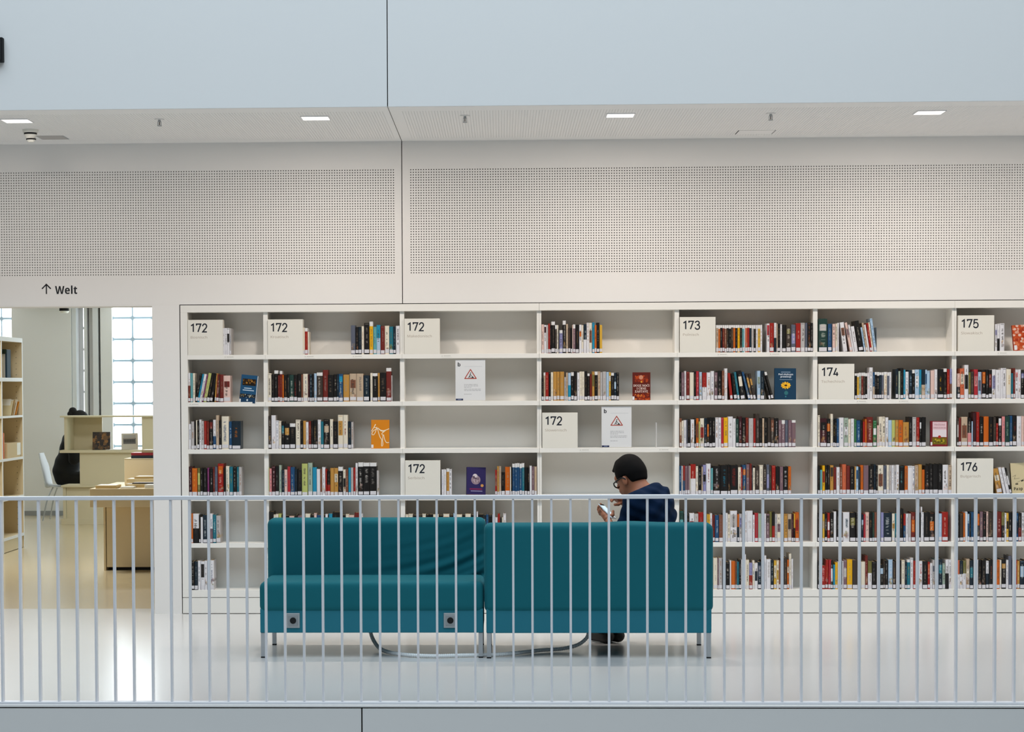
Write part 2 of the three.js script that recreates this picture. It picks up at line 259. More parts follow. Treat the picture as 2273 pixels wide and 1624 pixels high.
const ROWS = [
  [0, 1, '259,15,197,w 274,15,197,w*k 289,19,197,w*k 308,13,194,g'],
  [1, 1, '257,17,196,c 274,20,194,rC 294,11,166,c 611,32,212,s 644,23,199,k 667,21,200,n 689,18,205,c 708,38,228,k 747,26,238,YC 774,25,200,T 799,28,213,a/l 828,30,205,m 859,32,207,c 892,29,201,t 921,18,200,n 940,27,206,w'],
  [0, 2, '1,16,215,w/m 17,18,213,T 36,15,213,c 51,16,210,k,10 67,13,208,a,11 81,18,207,w,11 100,9,204,P,11 111,22,214,j,11 134,22,214,k,11 157,20,209,k,11 194,10,210,u,4 206,16,203,m,3 224,9,192,d 234,27,202,m 261,50,194,q*m'],
  [1, 2, '1,25,209,c 26,21,201,k 47,28,230,kC 75,12,194,m 87,18,226,mC 106,11,197,o 118,25,197,k*u 143,15,201,k 158,32,197,H 190,25,197,k*r 216,29,204,k 245,13,200,B 259,34,204,c 294,12,200,M 307,17,203,n 325,13,200,k 339,19,207,l 359,43,213,dC 404,36,232,m 441,39,195,k 481,25,199,k 506,13,202,n 520,30,202,b*a 553,44,197,u 600,49,204,e*B 650,50,204,e 701,42,191,n 751,16,208,c 767,38,206,kC 807,13,208,u 822,44,210,k 868,36,244,mC 904,8,190,g'],
  [0, 3, '1,18,186,w 21,21,204,g 42,12,211,k 56,9,213,c 65,14,209,k 80,14,218,w 94,20,207,g 115,18,207,r 134,17,204,m 152,29,216,k*m 182,20,216,w/b 203,21,249,e 225,18,211,k 245,52,241,c 299,20,203,b 320,65,206,n*o'],
  [1, 3, '1,22,242,d 24,31,247,w 55,23,209,w 79,17,205,c 98,20,201,k*t 119,39,185,k*u 159,40,187,kC 202,33,214,c 236,20,204,k 257,20,206,u 277,19,197,w 297,18,204,m 316,14,204,k 330,32,211,k 364,22,213,w 386,20,200,t 407,43,215,k*e 453,23,217,c*k 476,36,200,k 512,38,248,c*u 551,33,248,c*m 585,24,199,n 609,15,196,g'],
  [0, 4, '1,23,218,M 24,38,206,o*y 64,20,207,z*j 85,18,207,k*c 104,31,204,k 137,13,209,P 152,26,203,k*w 179,12,214,m 192,19,218,s*v 213,42,239,r*o 256,15,210,k 273,25,221,c 299,26,216,t 327,26,217,k 354,15,214,t 369,20,214,g'],
  [1, 4, '1,5,209,j 6,17,202,p 23,28,220,M 51,25,220,k 78,17,227,i 96,20,191,n 116,23,194,q*b 140,20,216,R 161,31,212,b 193,17,198,n 212,32,194,k 245,42,237,j 290,32,243,i*d 324,29,210,a 354,25,197,w 380,13,197,B 394,23,211,w 418,11,197,r 430,23,182,k/r 454,27,204,u*c 482,29,204,u*c 512,33,213,kC 547,20,193,c*k 567,18,193,B 587,17,206,a 605,17,207,g 623,15,207,r 639,16,240,w 658,37,245,kC 696,45,243,kC 743,49,243,kC 794,15,185,g'],
  [2, 4, '269,17,191,w*v 286,17,191,w 305,19,198,uC 324,19,193,w 660,13,187,r*B 675,13,213,u 689,15,213,e 704,28,170,k 733,35,208,o 768,8,208,c 777,7,206,k 785,20,231,bC 805,16,234,bC 821,16,235,bC 838,18,232,bC 856,17,235,tC 875,18,205,k 894,18,205,k*e 912,15,216,w 928,17,210,x*c 946,18,210,e*u'],
  [3, 1, '2,18,211,q 20,16,206,w*M 36,13,206,g 50,13,216,r 64,9,201,k 73,26,230,kC 100,13,205,dC 113,11,205,c 125,5,187,k 130,25,168,vC 156,22,237,kC 179,15,212,e 195,17,184,d*B 213,12,184,k*B 225,6,205,q 231,16,209,xC 247,26,207,k 275,17,207,w*o 292,14,204,c 307,21,211,n/w 329,18,220,w 347,21,220,c*B 370,17,222,a 387,14,204,o 402,20,221,k 423,19,204,y*B'],
  [3, 2, '1,15,170,k 16,13,205,eC 30,22,207,r 53,15,207,k 68,17,207,c 86,25,211,u 112,19,211,u 133,32,211,u 166,12,172,g 179,13,204,e 193,21,202,l/a 215,20,206,kC 236,22,213,k*B 259,18,204,w 277,18,211,c 295,17,211,c 313,20,213,k 334,16,196,kC 351,16,192,m*c 368,17,211,u*z 386,23,210,kC 409,19,211,e 428,15,205,g 444,26,210,g 471,19,207,l*i 491,13,205,y*w 506,21,201,kC 527,17,200,n*l 545,19,202,k'],
  [4, 1, '266,17,198,eC 283,13,198,oC 296,16,198,kC 313,15,198,mC 328,15,198,BC 343,15,198,kC 359,16,198,kC 375,16,198,dC 391,14,198,oC 406,16,198,kC 422,16,198,YC 439,16,197,kC 456,14,197,TC 470,7,197,wC 477,16,197,OC 493,14,197,rC 507,15,197,nC 523,15,197,gC 538,15,197,kC 554,15,197,w 569,17,197,yC 586,14,198,wC 633,20,207,w*R 654,30,211,r 686,17,212,w/n 703,8,206,e 711,18,206,k 730,12,201,w 743,28,197,k*z 773,34,196,d*z 809,32,199,s*v 843,33,208,r 877,30,211,g 909,16,210,s*l 926,25,212,k*o 951,14,210,k'],
  [4, 2, '3,12,206,k 16,20,201,x*g 38,12,211,w 51,24,206,m*p 76,30,201,c*k 106,16,208,k 122,19,210,R*q 145,19,203,l*g 167,31,198,r/w 199,29,200,w 229,23,210,w 255,22,200,x*d 278,30,212,k 309,17,212,B 327,21,228,w 370,19,195,r,-6 397,23,192,k,-6 423,16,202,t,-8 446,31,211,k*c,-8 501,16,206,b,-14 518,18,194,d*u,-12 539,18,192,d*u,-12 564,23,210,l*i 588,27,210,n 650,13,196,k,-15 668,17,205,kC,-15'],
  [4, 3, '3,15,213,B*e 18,13,195,c 32,19,199,w 52,8,202,s 60,20,204,k 82,27,204,w 110,11,211,k 122,18,212,o*B 141,10,189,j 152,28,212,c*r 181,20,212,n*v 201,15,212,k*o 217,21,217,k 238,23,217,k 261,22,217,w 284,19,217,w 304,17,216,R*q 322,30,217,Y 354,34,224,w 388,21,210,w 410,21,207,H 432,22,224,M*w 455,25,216,k 481,20,216,m*o 503,33,211,g 537,15,210,r 553,28,242,d 582,17,210,k 601,14,210,e 615,25,216,k*e 640,21,211,d 662,26,216,d*B 688,30,210,k*w 719,21,196,x 741,24,196,xC 766,21,196,s 789,24,196,x*e 814,28,196,xC'],
  [4, 4, '2,12,211,b*w 15,12,211,g 28,13,213,r/b 42,15,211,x*q 58,17,211,x*q 75,6,211,c 83,36,223,r/w 120,17,208,c 137,23,211,k 161,10,204,e 172,22,218,v*k 195,32,227,w*m 229,15,194,T 245,51,210,k*w 298,53,217,k*a 352,17,217,k*m 370,54,217,k*r 426,21,200,c 448,9,200,r 458,26,217,b*o 485,23,221,x*B 509,16,226,m 525,7,214,n 533,16,195,c 550,30,207,d 581,26,215,c 607,24,202,d 632,21,219,s*v 653,14,209,d 669,28,211,r 698,28,204,k*r 728,24,204,x*e 753,35,204,k*w 788,22,204,o*B'],
  [4, 5, '2,30,229,H*T 34,23,207,k 57,15,205,k 73,35,212,w*r 109,29,207,g 138,36,217,r 176,23,202,k 200,9,202,y 210,14,202,y*k 224,14,209,w 238,20,197,m*k 259,27,197,b 288,28,197,B*x 318,18,204,k 337,14,211,w 352,17,202,c 370,49,228,w*g 421,13,202,o/n 434,19,206,g*v 456,21,209,k 477,12,225,w 489,43,228,w*g 533,13,197,w*r 547,24,211,R 572,24,206,i*j 598,18,206,k 617,11,206,w 629,26,204,x*d 655,16,220,z*d 673,20,218,k/r 693,16,203,g 709,26,203,c*x 737,20,203,e 759,26,203,u*d 786,27,203,e*d 814,15,203,M 830,9,205,y/k 840,27,215,o*r'],
  [4, 6, '248,28,229,c 277,9,224,x 286,25,229,g 313,25,220,k 339,27,198,k 366,10,210,w 376,29,205,o 406,12,200,B*k 418,14,200,t*n 433,16,215,k 449,9,215,w 461,13,205,d 475,8,255,w 483,23,215,c 507,23,193,v/r 531,15,210,c 546,23,191,w*n 570,24,198,n*s 596,20,210,k 617,14,245,w 632,30,219,w 663,21,214,n 686,18,209,y*c 705,17,209,c*y 722,14,209,B*r 738,18,219,k 757,25,228,d 782,13,214,o*c 796,16,259,c 813,12,221,w'],
  [5, 1, '6,63,240,H*g 73,28,203,b 106,21,202,q 128,12,204,c 141,12,209,w 185,29,213,w*B,-7 234,17,213,q*x,-11 252,13,196,w,-10 266,25,184,w,-9 298,32,224,k,-9 335,12,177,l*b,-9 349,13,210,e,-9 363,13,196,w,-9 378,14,207,r,-8 392,11,212,c,-8 407,18,240,l*b,-8'],
  [5, 2, '267,16,188,kC 284,14,188,yC 298,16,193,iC 315,14,193,mC 329,14,193,dC 343,15,188,kC 358,13,192,w*p 372,25,230,w 399,12,195,b/e 411,16,197,kC 428,16,197,kC 444,16,194,nC 461,15,194,sC 477,24,197,cC 501,15,194,sC 516,15,196,w 562,18,217,n 582,13,203,i*c 596,22,224,k 619,13,212,a 633,23,198,w 658,22,210,n*l 680,20,212,kC 701,30,214,l*w 732,15,212,a 748,27,214,n/e 775,12,212,l*b 787,21,204,l 813,28,207,q 842,20,214,w 862,43,216,k*Y 906,23,220,kC 931,19,216,r 951,16,218,v/B'],
  [5, 3, '3,14,231,c 18,48,208,M*k 67,26,204,k*o 94,17,240,c 112,14,190,k*y 126,12,195,k 139,14,204,b 155,34,213,w 191,31,211,i*w 222,17,201,c 241,23,205,w 265,16,201,G 281,28,192,b*w 309,17,194,k 327,16,182,r 343,11,201,o 355,44,216,m*B 400,26,191,G*w 429,14,156,q 443,23,218,c 466,21,218,c*k 489,21,213,w*k 511,24,193,l*s 535,25,193,j*y 561,23,193,u 585,30,193,o 616,42,178,u*B 659,23,216,k 683,29,214,g 713,21,212,r 735,13,211,k*w 749,32,213,k'],
  [5, 4, '3,15,210,k 19,16,179,T 36,18,210,Y*r 55,17,210,k 72,17,210,k*c 91,25,212,u*d 117,18,198,m*r 137,24,198,w 162,17,198,B*w 179,28,219,O 209,27,209,m*B 237,30,202,k*c 268,11,202,u*c 279,16,202,l*b 296,13,200,n 310,21,212,o 332,36,211,x*g 370,36,209,k 407,15,216,n 422,13,209,k 436,39,212,c*B 477,21,209,s*n 499,17,213,c 517,16,212,g 534,18,211,w 552,16,211,g 568,20,214,w 590,39,208,k*T 629,22,205,o 652,33,206,w 685,16,203,w 703,24,210,e 728,25,216,u*e 754,19,178,o 775,32,208,k 807,25,217,k 832,37,219,k 870,31,219,k 902,39,213,w 942,25,210,e*d'],
  [5, 5, '3,11,205,k 15,23,205,k 38,14,202,y*e 54,17,205,k*w 72,18,210,r*w 91,26,212,k 118,18,220,w 139,18,226,k 158,26,212,d 184,48,216,w*n 234,44,211,k*z 279,11,211,k 291,8,211,w 299,19,211,k 319,14,199,n*l 334,13,199,R 347,27,214,q 376,21,211,k 397,14,213,H*z 411,18,213,B*r 431,26,211,k 459,20,213,v*g 480,57,211,n 539,20,204,c*u 560,32,206,t 593,28,239,k*Y 622,15,203,r/b 638,18,203,w 657,19,203,g 677,28,214,m*o 707,24,210,d 731,15,210,k 747,9,253,w 756,11,213,w*n 769,39,215,k 808,37,215,k*o 847,26,210,k 876,23,203,l*w 899,43,215,r'],
  [5, 6, '4,11,204,k 16,39,171,r*w,3 56,20,214,r,2 78,18,213,R,2 96,17,209,k*w 115,14,178,a 129,19,194,Y 148,9,199,w 159,21,204,k 180,9,204,w 189,25,213,x*g 215,38,216,Y 254,38,211,d 294,20,204,k 316,31,199,c*T 347,18,244,m 366,28,203,z/w 395,32,199,k 428,25,203,k 454,24,179,k*l 478,11,208,d 490,21,208,k 513,31,215,l*w 546,22,198,d 570,25,203,k 596,11,210,k 608,24,210,c 633,15,198,n*w 648,23,215,tC 672,20,227,w*k 693,17,205,r 711,18,203,k 731,28,203,w*r 760,37,203,k 798,16,196,r*O 814,17,188,w 832,15,212,g*s 849,24,217,t 874,29,217,n*t 903,21,186,i*d 926,22,214,w/k 949,18,214,w'],
  [6, 1, '274,15,194,w*v 290,17,196,w/k 308,33,199,w*k'],
  [6, 2, '6,18,183,q/n 25,30,220,O*c 56,29,245,w*k 86,16,192,z*u 103,21,197,d 125,28,213,R*p 154,21,194,l*s 175,6,194,x 182,28,210,k*o 211,18,210,k*w 230,23,207,k*m 254,26,212,w*v 281,36,209,w 317,15,221,w*g 332,24,221,w*k 357,33,214,c*u 391,14,184,t 406,13,220,m*p 420,21,209,w*p 441,19,211,w*p 461,22,195,k*v 484,20,208,k 505,18,204,m'],
  [6, 3, '5,12,206,d*g 17,17,206,m*w 35,44,215,e*B 82,26,208,k/p 109,9,182,l 120,22,245,M*d 142,23,249,r 167,27,212,k 195,36,217,o*B 232,32,214,k*u 265,19,212,d 285,14,168,r 300,24,216,k*w 326,22,216,p 350,32,218,H*i 383,19,221,b 403,28,225,k*r 433,33,218,w 467,18,218,q*e 485,21,215,k 507,22,218,c'],
  [6, 4, '293,39,182,u*c,-10 341,20,194,w,-12 364,21,194,w,-12 386,14,191,k*w,-12'],
  [6, 5, '9,17,205,k 27,25,205,d 52,13,207,o*B 66,16,216,w*a 82,15,200,l*b 97,9,205,k 107,19,214,b*n 127,25,211,k 152,18,216,k*o 171,23,217,x*e 195,22,214,k*p 218,13,216,q*k 231,34,211,d 267,27,213,k 295,32,216,m*q 327,21,211,z/k 349,13,206,w 362,16,206,y*k 378,27,211,k 407,24,211,k 432,16,206,b*n 448,23,206,k/m 472,17,210,w*k 491,19,210,k 510,18,206,d'],
  [6, 6, '12,15,208,O/w 27,25,206,n/w 52,23,206,z/w 75,24,218,e*c 100,25,208,n*t 126,27,213,k 154,6,213,w 161,25,213,k 187,29,210,k*e 217,20,203,w/n 238,29,213,k*O 269,22,213,d 292,23,210,o 315,12,210,c 328,33,217,k*u 361,17,210,w 379,24,240,s*x 404,26,212,k 432,9,212,r 441,18,203,u*c 460,32,205,n*l 492,33,212,k'],
  [0, 5, '15,12,217,o 28,43,217,w/k 72,11,206,k 84,16,191,w 101,31,209,n 133,18,213,k 153,20,217,w/x 174,24,209,t 199,31,202,g'],
  [0, 6, '12,23,211,k 36,24,211,n 61,19,215,w 81,29,211,w*k 110,20,215,w 132,16,215,n 150,28,218,w'],
  [1, 5, '1,34,230,k 35,16,208,c 51,20,212,c 72,20,215,j 94,17,204,k 113,36,201,k*o 150,37,197,q 190,23,208,k 214,32,200,x 247,19,204,k 268,36,215,c 304,27,204,k 332,19,218,q 352,31,204,b 385,29,204,k 415,19,211,w 436,4,203,k 441,26,214,a 470,52,225,k 523,40,203,k 565,23,210,c 588,39,203,q 629,35,221,m 679,9,214,w'],
  [2, 5, '3,22,207,c 26,31,211,c 58,32,201,k 91,34,203,k 127,25,211,c 154,19,203,k 174,31,207,k 206,40,207,c 247,31,200,k 280,44,210,c*o 325,27,200,k 354,13,214,l 369,49,206,c*k 419,20,202,k 441,40,210,c 482,39,202,k 523,11,226,w 534,40,206,k 576,16,202,n 593,17,206,b 612,27,204,k 639,9,204,w 660,17,184,w 678,16,211,r 695,13,182,k 709,8,184,c 718,20,212,w'],
];
const books = [];
for (const [bay, row, text] of ROWS) {
  const list = text.split(' ').map(s => { const [x, w, h, code, tilt] = s.split(','); return { bay, row, x: +x / 1000, w: +w / 1000, h: +h / 1000, code, tilt: +(tilt ?? 0) }; });
  list.forEach((b, i) => { b.n = i + 1; b.of = list.length; books.push(b); });
}
const CW = 24, CH = 100, COLS = 85;   // one printed spine per cell of the sheet
const sheet = canvasTex(2048, 1000, (c) => {
  books.forEach((b, i) => {
    const X = i % COLS * CW, Y = Math.floor(i / COLS) * CH, hex = k => '#' + PAL[k][0], base = b.code[0];
    const low = b.code.includes('/') ? b.code[b.code.indexOf('/') + 1] : null, mark = b.code.includes('*') ? b.code[b.code.indexOf('*') + 1] : null;
    c.fillStyle = hex(base); c.fillRect(X, Y, CW, CH);
    if (low) { const k = 0.42 + rnd() * 0.14; c.fillStyle = hex(low); c.fillRect(X, Y + CH * k, CW, CH * (1 - k)); }
    const dark = isDark(base);
    const ink = mark ? hex(mark) : dark ? ['#cbbfae', '#d8d3cc', '#a4814e', '#8f8a86', '#7d6a55'][Math.floor(rnd() * 5)] : ['#3b3430', '#6a625e', '#8b5b3c', '#47536b', '#9b938e'][Math.floor(rnd() * 5)];
    // broken strokes that read as worn lettering at this size
    const style = rnd(), y0 = 0.1 + rnd() * 0.16, y1 = 0.55 + rnd() * 0.22, tw = CW * (0.22 + rnd() * 0.26), tx = X + CW * (0.5 + (rnd() - 0.5) * 0.16) - tw / 2;
    c.fillStyle = ink;
    if (mark && style < 0.4) { const a = 0.06 + rnd() * 0.3, e = a + 0.16 + rnd() * 0.3; c.fillRect(X + CW * 0.14, Y + CH * a, CW * 0.72, CH * (e - a)); c.fillStyle = dark ? '#d8d0c2' : '#3a322d'; }
    if (style < 0.9) for (let y = y0 * CH, word = 0; y < y1 * CH;) {   // small marks set close, running down the spine
      const s = 1 + rnd() * 1.6, wide = tw * (0.45 + rnd() * 0.55); c.globalAlpha = 0.35 + rnd() * 0.5;
      if (word < 0.9) c.fillRect(tx + (tw - wide) * rnd(), Y + y, wide, s); y += s + 0.5; if (rnd() < 0.09) y += 3 + rnd() * 4; if (rnd() < 0.03) y += 8;
    }
    c.globalAlpha = 1;
    if (rnd() < 0.22 && b.w > 0.014) for (let q = 0, n = 5 + rnd() * 8, top = 0.6 * CH; q < n; q++) { c.globalAlpha = 0.4; c.fillStyle = '#' + PAL['eBuxgdqz'[Math.floor(rnd() * 8)]][0]; c.fillRect(X + 2 + rnd() * (CW - 10), Y + top + rnd() * 0.2 * CH, 3 + rnd() * 7, 3 + rnd() * 9); }   // a bit of cover picture run round the spine
    c.globalAlpha = 1; c.fillStyle = ink;
    if (rnd() < 0.2) { c.globalAlpha = 0.6; c.fillRect(X + 4, Y + CH * 0.04, CW - 8, 1.5); c.globalAlpha = 1; }
    if (b.code.includes('C')) { c.fillStyle = '#e4e2e0'; c.fillRect(X, Y, CW, CH * (0.1 + rnd() * 0.05)); }
    // the rub at the hinges: a hair lighter or darker line down both edges
    c.fillStyle = dark ? 'rgba(150,135,120,0.35)' : 'rgba(120,110,100,0.35)'; c.fillRect(X, Y, 1, CH); c.fillRect(X + CW - 1, Y, 1, CH);
  });
});
const coverMat = new THREE.MeshStandardMaterial({ map: sheet, roughness: 0.42 });
// a bound cover: two boards and a spine, open at the fore edge, with its own patch of the sheet
function coverGeo(w, h, d, cell) {
  const r = Math.min(w * 0.25, 0.006), t = Math.min(0.0022, w * 0.2), hw = w / 2;
  const outer = [[-hw, -d], [-hw, -r * 0.8], [-hw * 0.62, -r * 0.22], [0, 0], [hw * 0.62, -r * 0.22], [hw, -r * 0.8], [hw, -d]];
  const inner = [[-hw + t, -d], [-hw + t, -r - t], [-hw * 0.4, -r - t], [0, -r - t], [hw * 0.4, -r - t], [hw - t, -r - t], [hw - t, -d]];
  const P = [], U = [], I = []; let n = 0; const X = cell % COLS * CW, Y = Math.floor(cell / COLS) * CH;
  const u = x => (X + 1 + (x / w + 0.5) * (CW - 2)) / 2048, v = y => 1 - (Y + 1 + (1 - y / h) * (CH - 2)) / 1000;
  const quad = (a, b, c, e) => { for (const [x, y, z] of [a, b, c, e]) { P.push(x, y, z); U.push(u(x), v(y)); } I.push(n, n + 1, n + 2, n, n + 2, n + 3); n += 4; };
  for (let k = 0; k < 6; k++) {
    const [a, b] = [outer[k], outer[k + 1]], [p, q] = [inner[k], inner[k + 1]];
    quad([a[0], 0, a[1]], [b[0], 0, b[1]], [b[0], h, b[1]], [a[0], h, a[1]]);
    quad([q[0], 0, q[1]], [p[0], 0, p[1]], [p[0], h, p[1]], [q[0], h, q[1]]);
    quad([a[0], h, a[1]], [b[0], h, b[1]], [q[0], h, q[1]], [p[0], h, p[1]]);
    quad([b[0], 0, b[1]], [a[0], 0, a[1]], [p[0], 0, p[1]], [q[0], 0, q[1]]);
  }
  for (const s of [0, 6]) { const a = outer[s], p = inner[s]; s ? quad([a[0], 0, a[1]], [p[0], 0, p[1]], [p[0], h, p[1]], [a[0], h, a[1]]) : quad([p[0], 0, p[1]], [a[0], 0, a[1]], [a[0], h, a[1]], [p[0], h, p[1]]); }
  const g = new THREE.BufferGeometry(); g.setAttribute('position', new THREE.Float32BufferAttribute(P, 3)); g.setAttribute('uv', new THREE.Float32BufferAttribute(U, 2)); g.setIndex(I); g.computeVertexNormals(); return g;
}
books.forEach((b, i) => {
  b.i = i; b.d = 0.125 + rnd() * 0.022 + (b.h > 0.225 ? 0.02 : 0); b.pull = -0.006 - rnd() * 0.005;
  b.label = !'w'.includes(b.code[0]) || rnd() < 0.5; b.up = 0.004 + rnd() * 0.006; b.lh = 0.022 + rnd() * 0.006;
  const far = bayLeft(b.bay) + b.x > 5.42 ? 0.3 : 1, hid = b.row === 5 && (b.bay === 1 || b.bay === 2) ? 0.15 : 1;
  b.score = b.w * b.h * far * hid * (b.row > 4 ? 0.85 : 1);
});
const cut = [...books].sort((a, b) => b.score - a.score)[299].score;
const ORD = n => n + (n % 100 > 10 && n % 100 < 14 ? 'th' : ['th', 'st', 'nd', 'rd'][n % 10] ?? 'th');
const SHELFWORD = ['top', 'second', 'third', 'fourth', 'fifth', 'bottom'];
const many = { cover: [], page_block: [], spine_label: [] };
for (const b of books) {
  const w = b.w - 0.0006, h = b.h, g = coverGeo(w, h, b.d, b.i), t = Math.min(0.0022, w * 0.2);
  const pg = box(-w / 2 + t + 0.0002, w / 2 - t - 0.0002, 0.002, h - 0.0035, -b.d + 0.004, -0.009);
  const lw = w * 0.44, lab = b.label ? box(-lw, lw, b.up, b.up + b.lh, -0.004, 0.0004) : null;
  const a = -b.tilt * Math.PI / 180, L = bayLeft(b.bay) + b.x, x = L + b.w / 2;
  // a leaning book pivots on its lower corner
  const m = new THREE.Matrix4().makeTranslation(x, FLOOR[b.row - 1], b.pull);
  if (a) { const px = a < 0 ? w / 2 : -w / 2; m.multiply(new THREE.Matrix4().makeTranslation(px, 0.0005, 0)).multiply(new THREE.Matrix4().makeRotationZ(a)).multiply(new THREE.Matrix4().makeTranslation(-px, 0, 0)); }
  if (b.score >= cut) {
    const size = b.w > 0.034 ? 'thick ' : b.w < 0.015 ? 'thin ' : b.h > 0.224 ? 'tall ' : '';
    const end = b.n === 1 ? 'first book' : b.n === b.of ? 'last book' : ORD(b.n) + ' book from the left';
    const o = thing('book', `${size}${PAL[b.code[0]][1]} book${b.tilt ? ' leaning over' : ''}, ${end} on the ${SHELFWORD[b.row - 1]} ${BAY[b.bay]} shelf`, 'book', [0, 0, 0], `books on the ${SHELFWORD[b.row - 1]} ${BAY[b.bay]} shelf`);
    m.decompose(o.position, o.quaternion, o.scale);
    mesh('cover', g, coverMat, o); mesh('page_block', pg, M.pages, o); if (lab) mesh('spine_label', lab, M.sticker, o);
  } else {
    many.cover.push(g.applyMatrix4(m)); many.page_block.push(pg.applyMatrix4(m)); if (lab) many.spine_label.push(lab.applyMatrix4(m));
  }
}
{
  const o = thing('slim_books', 'the slimmer books standing between the larger ones on all the shelves', 'books'); o.userData.kind = 'stuff';
  mesh('cover', many.cover, coverMat, o); mesh('page_block', many.page_block, M.pages, o); mesh('spine_label', many.spine_label, M.sticker, o);
  o.children.forEach(c => { c.userData.kind = 'stuff'; });
}

// ---------------------------------------------------------------- section signs
function stroke(c, pts) { c.beginPath(); c.moveTo(...pts[0]); for (const p of pts.slice(1)) p.length === 2 ? c.lineTo(...p) : c.bezierCurveTo(...p); c.stroke(); }
function digit(c, ch, x, y, w, h) {   // narrow engineering numerals
  const X = f => x + f * w, Y = f => y + f * h, B = (...a) => a.map((v, i) => i % 2 ? Y(v) : X(v));
  if (ch === '1') stroke(c, [[X(0.05), Y(0.22)], [X(0.62), Y(0.03)], [X(0.62), Y(1)]]);
  if (ch === '7') stroke(c, [[X(0), Y(0.19)], [X(0), Y(0)], [X(1), Y(0)], [X(0.34), Y(1)]]);
  if (ch === '2') stroke(c, [[X(0.04), Y(0.27)], B(0.06, -0.1, 0.96, -0.1, 0.94, 0.3), B(0.92, 0.5, 0.4, 0.7, 0.04, 1), [X(1), Y(1)]]);
  if (ch === '3') { stroke(c, [[X(0.04), Y(0.2)], B(0.2, -0.08, 0.95, -0.08, 0.92, 0.24), B(0.9, 0.42, 0.7, 0.46, 0.4, 0.47)]); stroke(c, [[X(0.4), Y(0.47)], B(0.75, 0.46, 1, 0.56, 1, 0.74), B(1, 1.1, 0.1, 1.1, 0.02, 0.78)]); }
  if (ch === '4') { stroke(c, [[X(0.58), Y(0)], [X(0.02), Y(0.78)], [X(1), Y(0.78)]]); stroke(c, [[X(0.72), Y(0.5)], [X(0.72), Y(1)]]); }
  if (ch === '5') stroke(c, [[X(0.95), Y(0)], [X(0.14), Y(0)], [X(0.08), Y(0.48)], B(0.3, 0.3, 1, 0.3, 0.98, 0.7), B(0.96, 1.1, 0.1, 1.08, 0.02, 0.82)]);
  if (ch === '6') { stroke(c, [[X(0.7), Y(0)], [X(0.12), Y(0.55)], B(-0.05, 0.72, 0, 1, 0.5, 1), B(1.02, 1, 1, 0.42, 0.55, 0.42), B(0.3, 0.42, 0.2, 0.48, 0.12, 0.55)]); }
}
for (const [num, word, x, y, label] of [['172', 'Bosnisch', -0.569, 1.898, 'cream sign box reading 172 Bosnisch'], ['172', 'Kroatisch', 0.0185, 1.898, 'cream sign box reading 172 Kroatisch'], ['172', 'Makedonisch', 1.0185, 1.898, 'cream sign box reading 172 Makedonisch'], ['172', 'Slowenisch', 2.0205, 1.2085, 'cream sign box reading 172 Slowenisch'], ['172', 'Serbisch', 1.0185, 0.8635, 'cream sign box reading 172 Serbisch'],
  ['173', 'Polnisch', 3.0205, 1.898, 'cream sign box reading 173 Polnisch'], ['174', 'Tschechisch', 4.0215, 1.5535, 'cream sign box reading 174 Tschechisch'], ['175', 'Slowakisch', 5.0245, 1.898, 'cream sign box reading 175 Slowakisch'], ['176', 'Bulgarisch', 5.0225, 0.8635, 'cream sign box reading 176 Bulgarisch']]) {
  const t = thing('shelf_sign', label, 'sign', [x, y, -0.003], 'numbered language signs on the shelves');
  const tex = canvasTex(512, 512, (c, w) => {
    c.fillStyle = '#e9e5da'; c.fillRect(0, 0, w, w); c.strokeStyle = '#0d1422'; c.lineWidth = 18.5; c.lineJoin = 'miter'; c.lineCap = 'butt';
    [0.072, 0.235, 0.41].forEach((f, i) => digit(c, num[i], f * w + 8, 0.115 * w, (i ? 0.14 : 0.13) * w - 8, 0.225 * w));
    c.fillStyle = '#b3a596'; c.font = '50px sans-serif'; c.textBaseline = 'alphabetic'; const tw = c.measureText(word).width, want = { Bosnisch: 0.5, Kroatisch: 0.53, Makedonisch: 0.72, Slowenisch: 0.63, Serbisch: 0.49, Polnisch: 0.47, Tschechisch: 0.67, Slowakisch: 0.61, Bulgarisch: 0.585 }[word] * w;
    c.save(); c.translate(0.068 * w, 0.53 * w); c.scale(want / tw, 1); c.fillText(word, 0, 0); c.restore();
  });
  const s = 0.2575, d = 0.1;
  mesh('front', new RoundedBoxGeometry(s, s, 0.003, 2, 0.0012).translate(s / 2, s / 2, 0), M.sign, t);
  mesh('print', new THREE.PlaneGeometry(s - 0.003, s - 0.003).translate(s / 2, s / 2, 0.0017), new THREE.MeshStandardMaterial({ map: tex, roughness: 0.5 }), t);
  mesh('shell', [box(0, 0.003, 0.0005, s, -d, -0.0016), box(s - 0.003, s, 0.0005, s, -d, -0.0016), box(0.003, s - 0.003, s - 0.003, s, -d, -0.0016), box(0.003, s - 0.003, 0.0005, 0.003, -d, -0.0016)], M.sign, t);
}
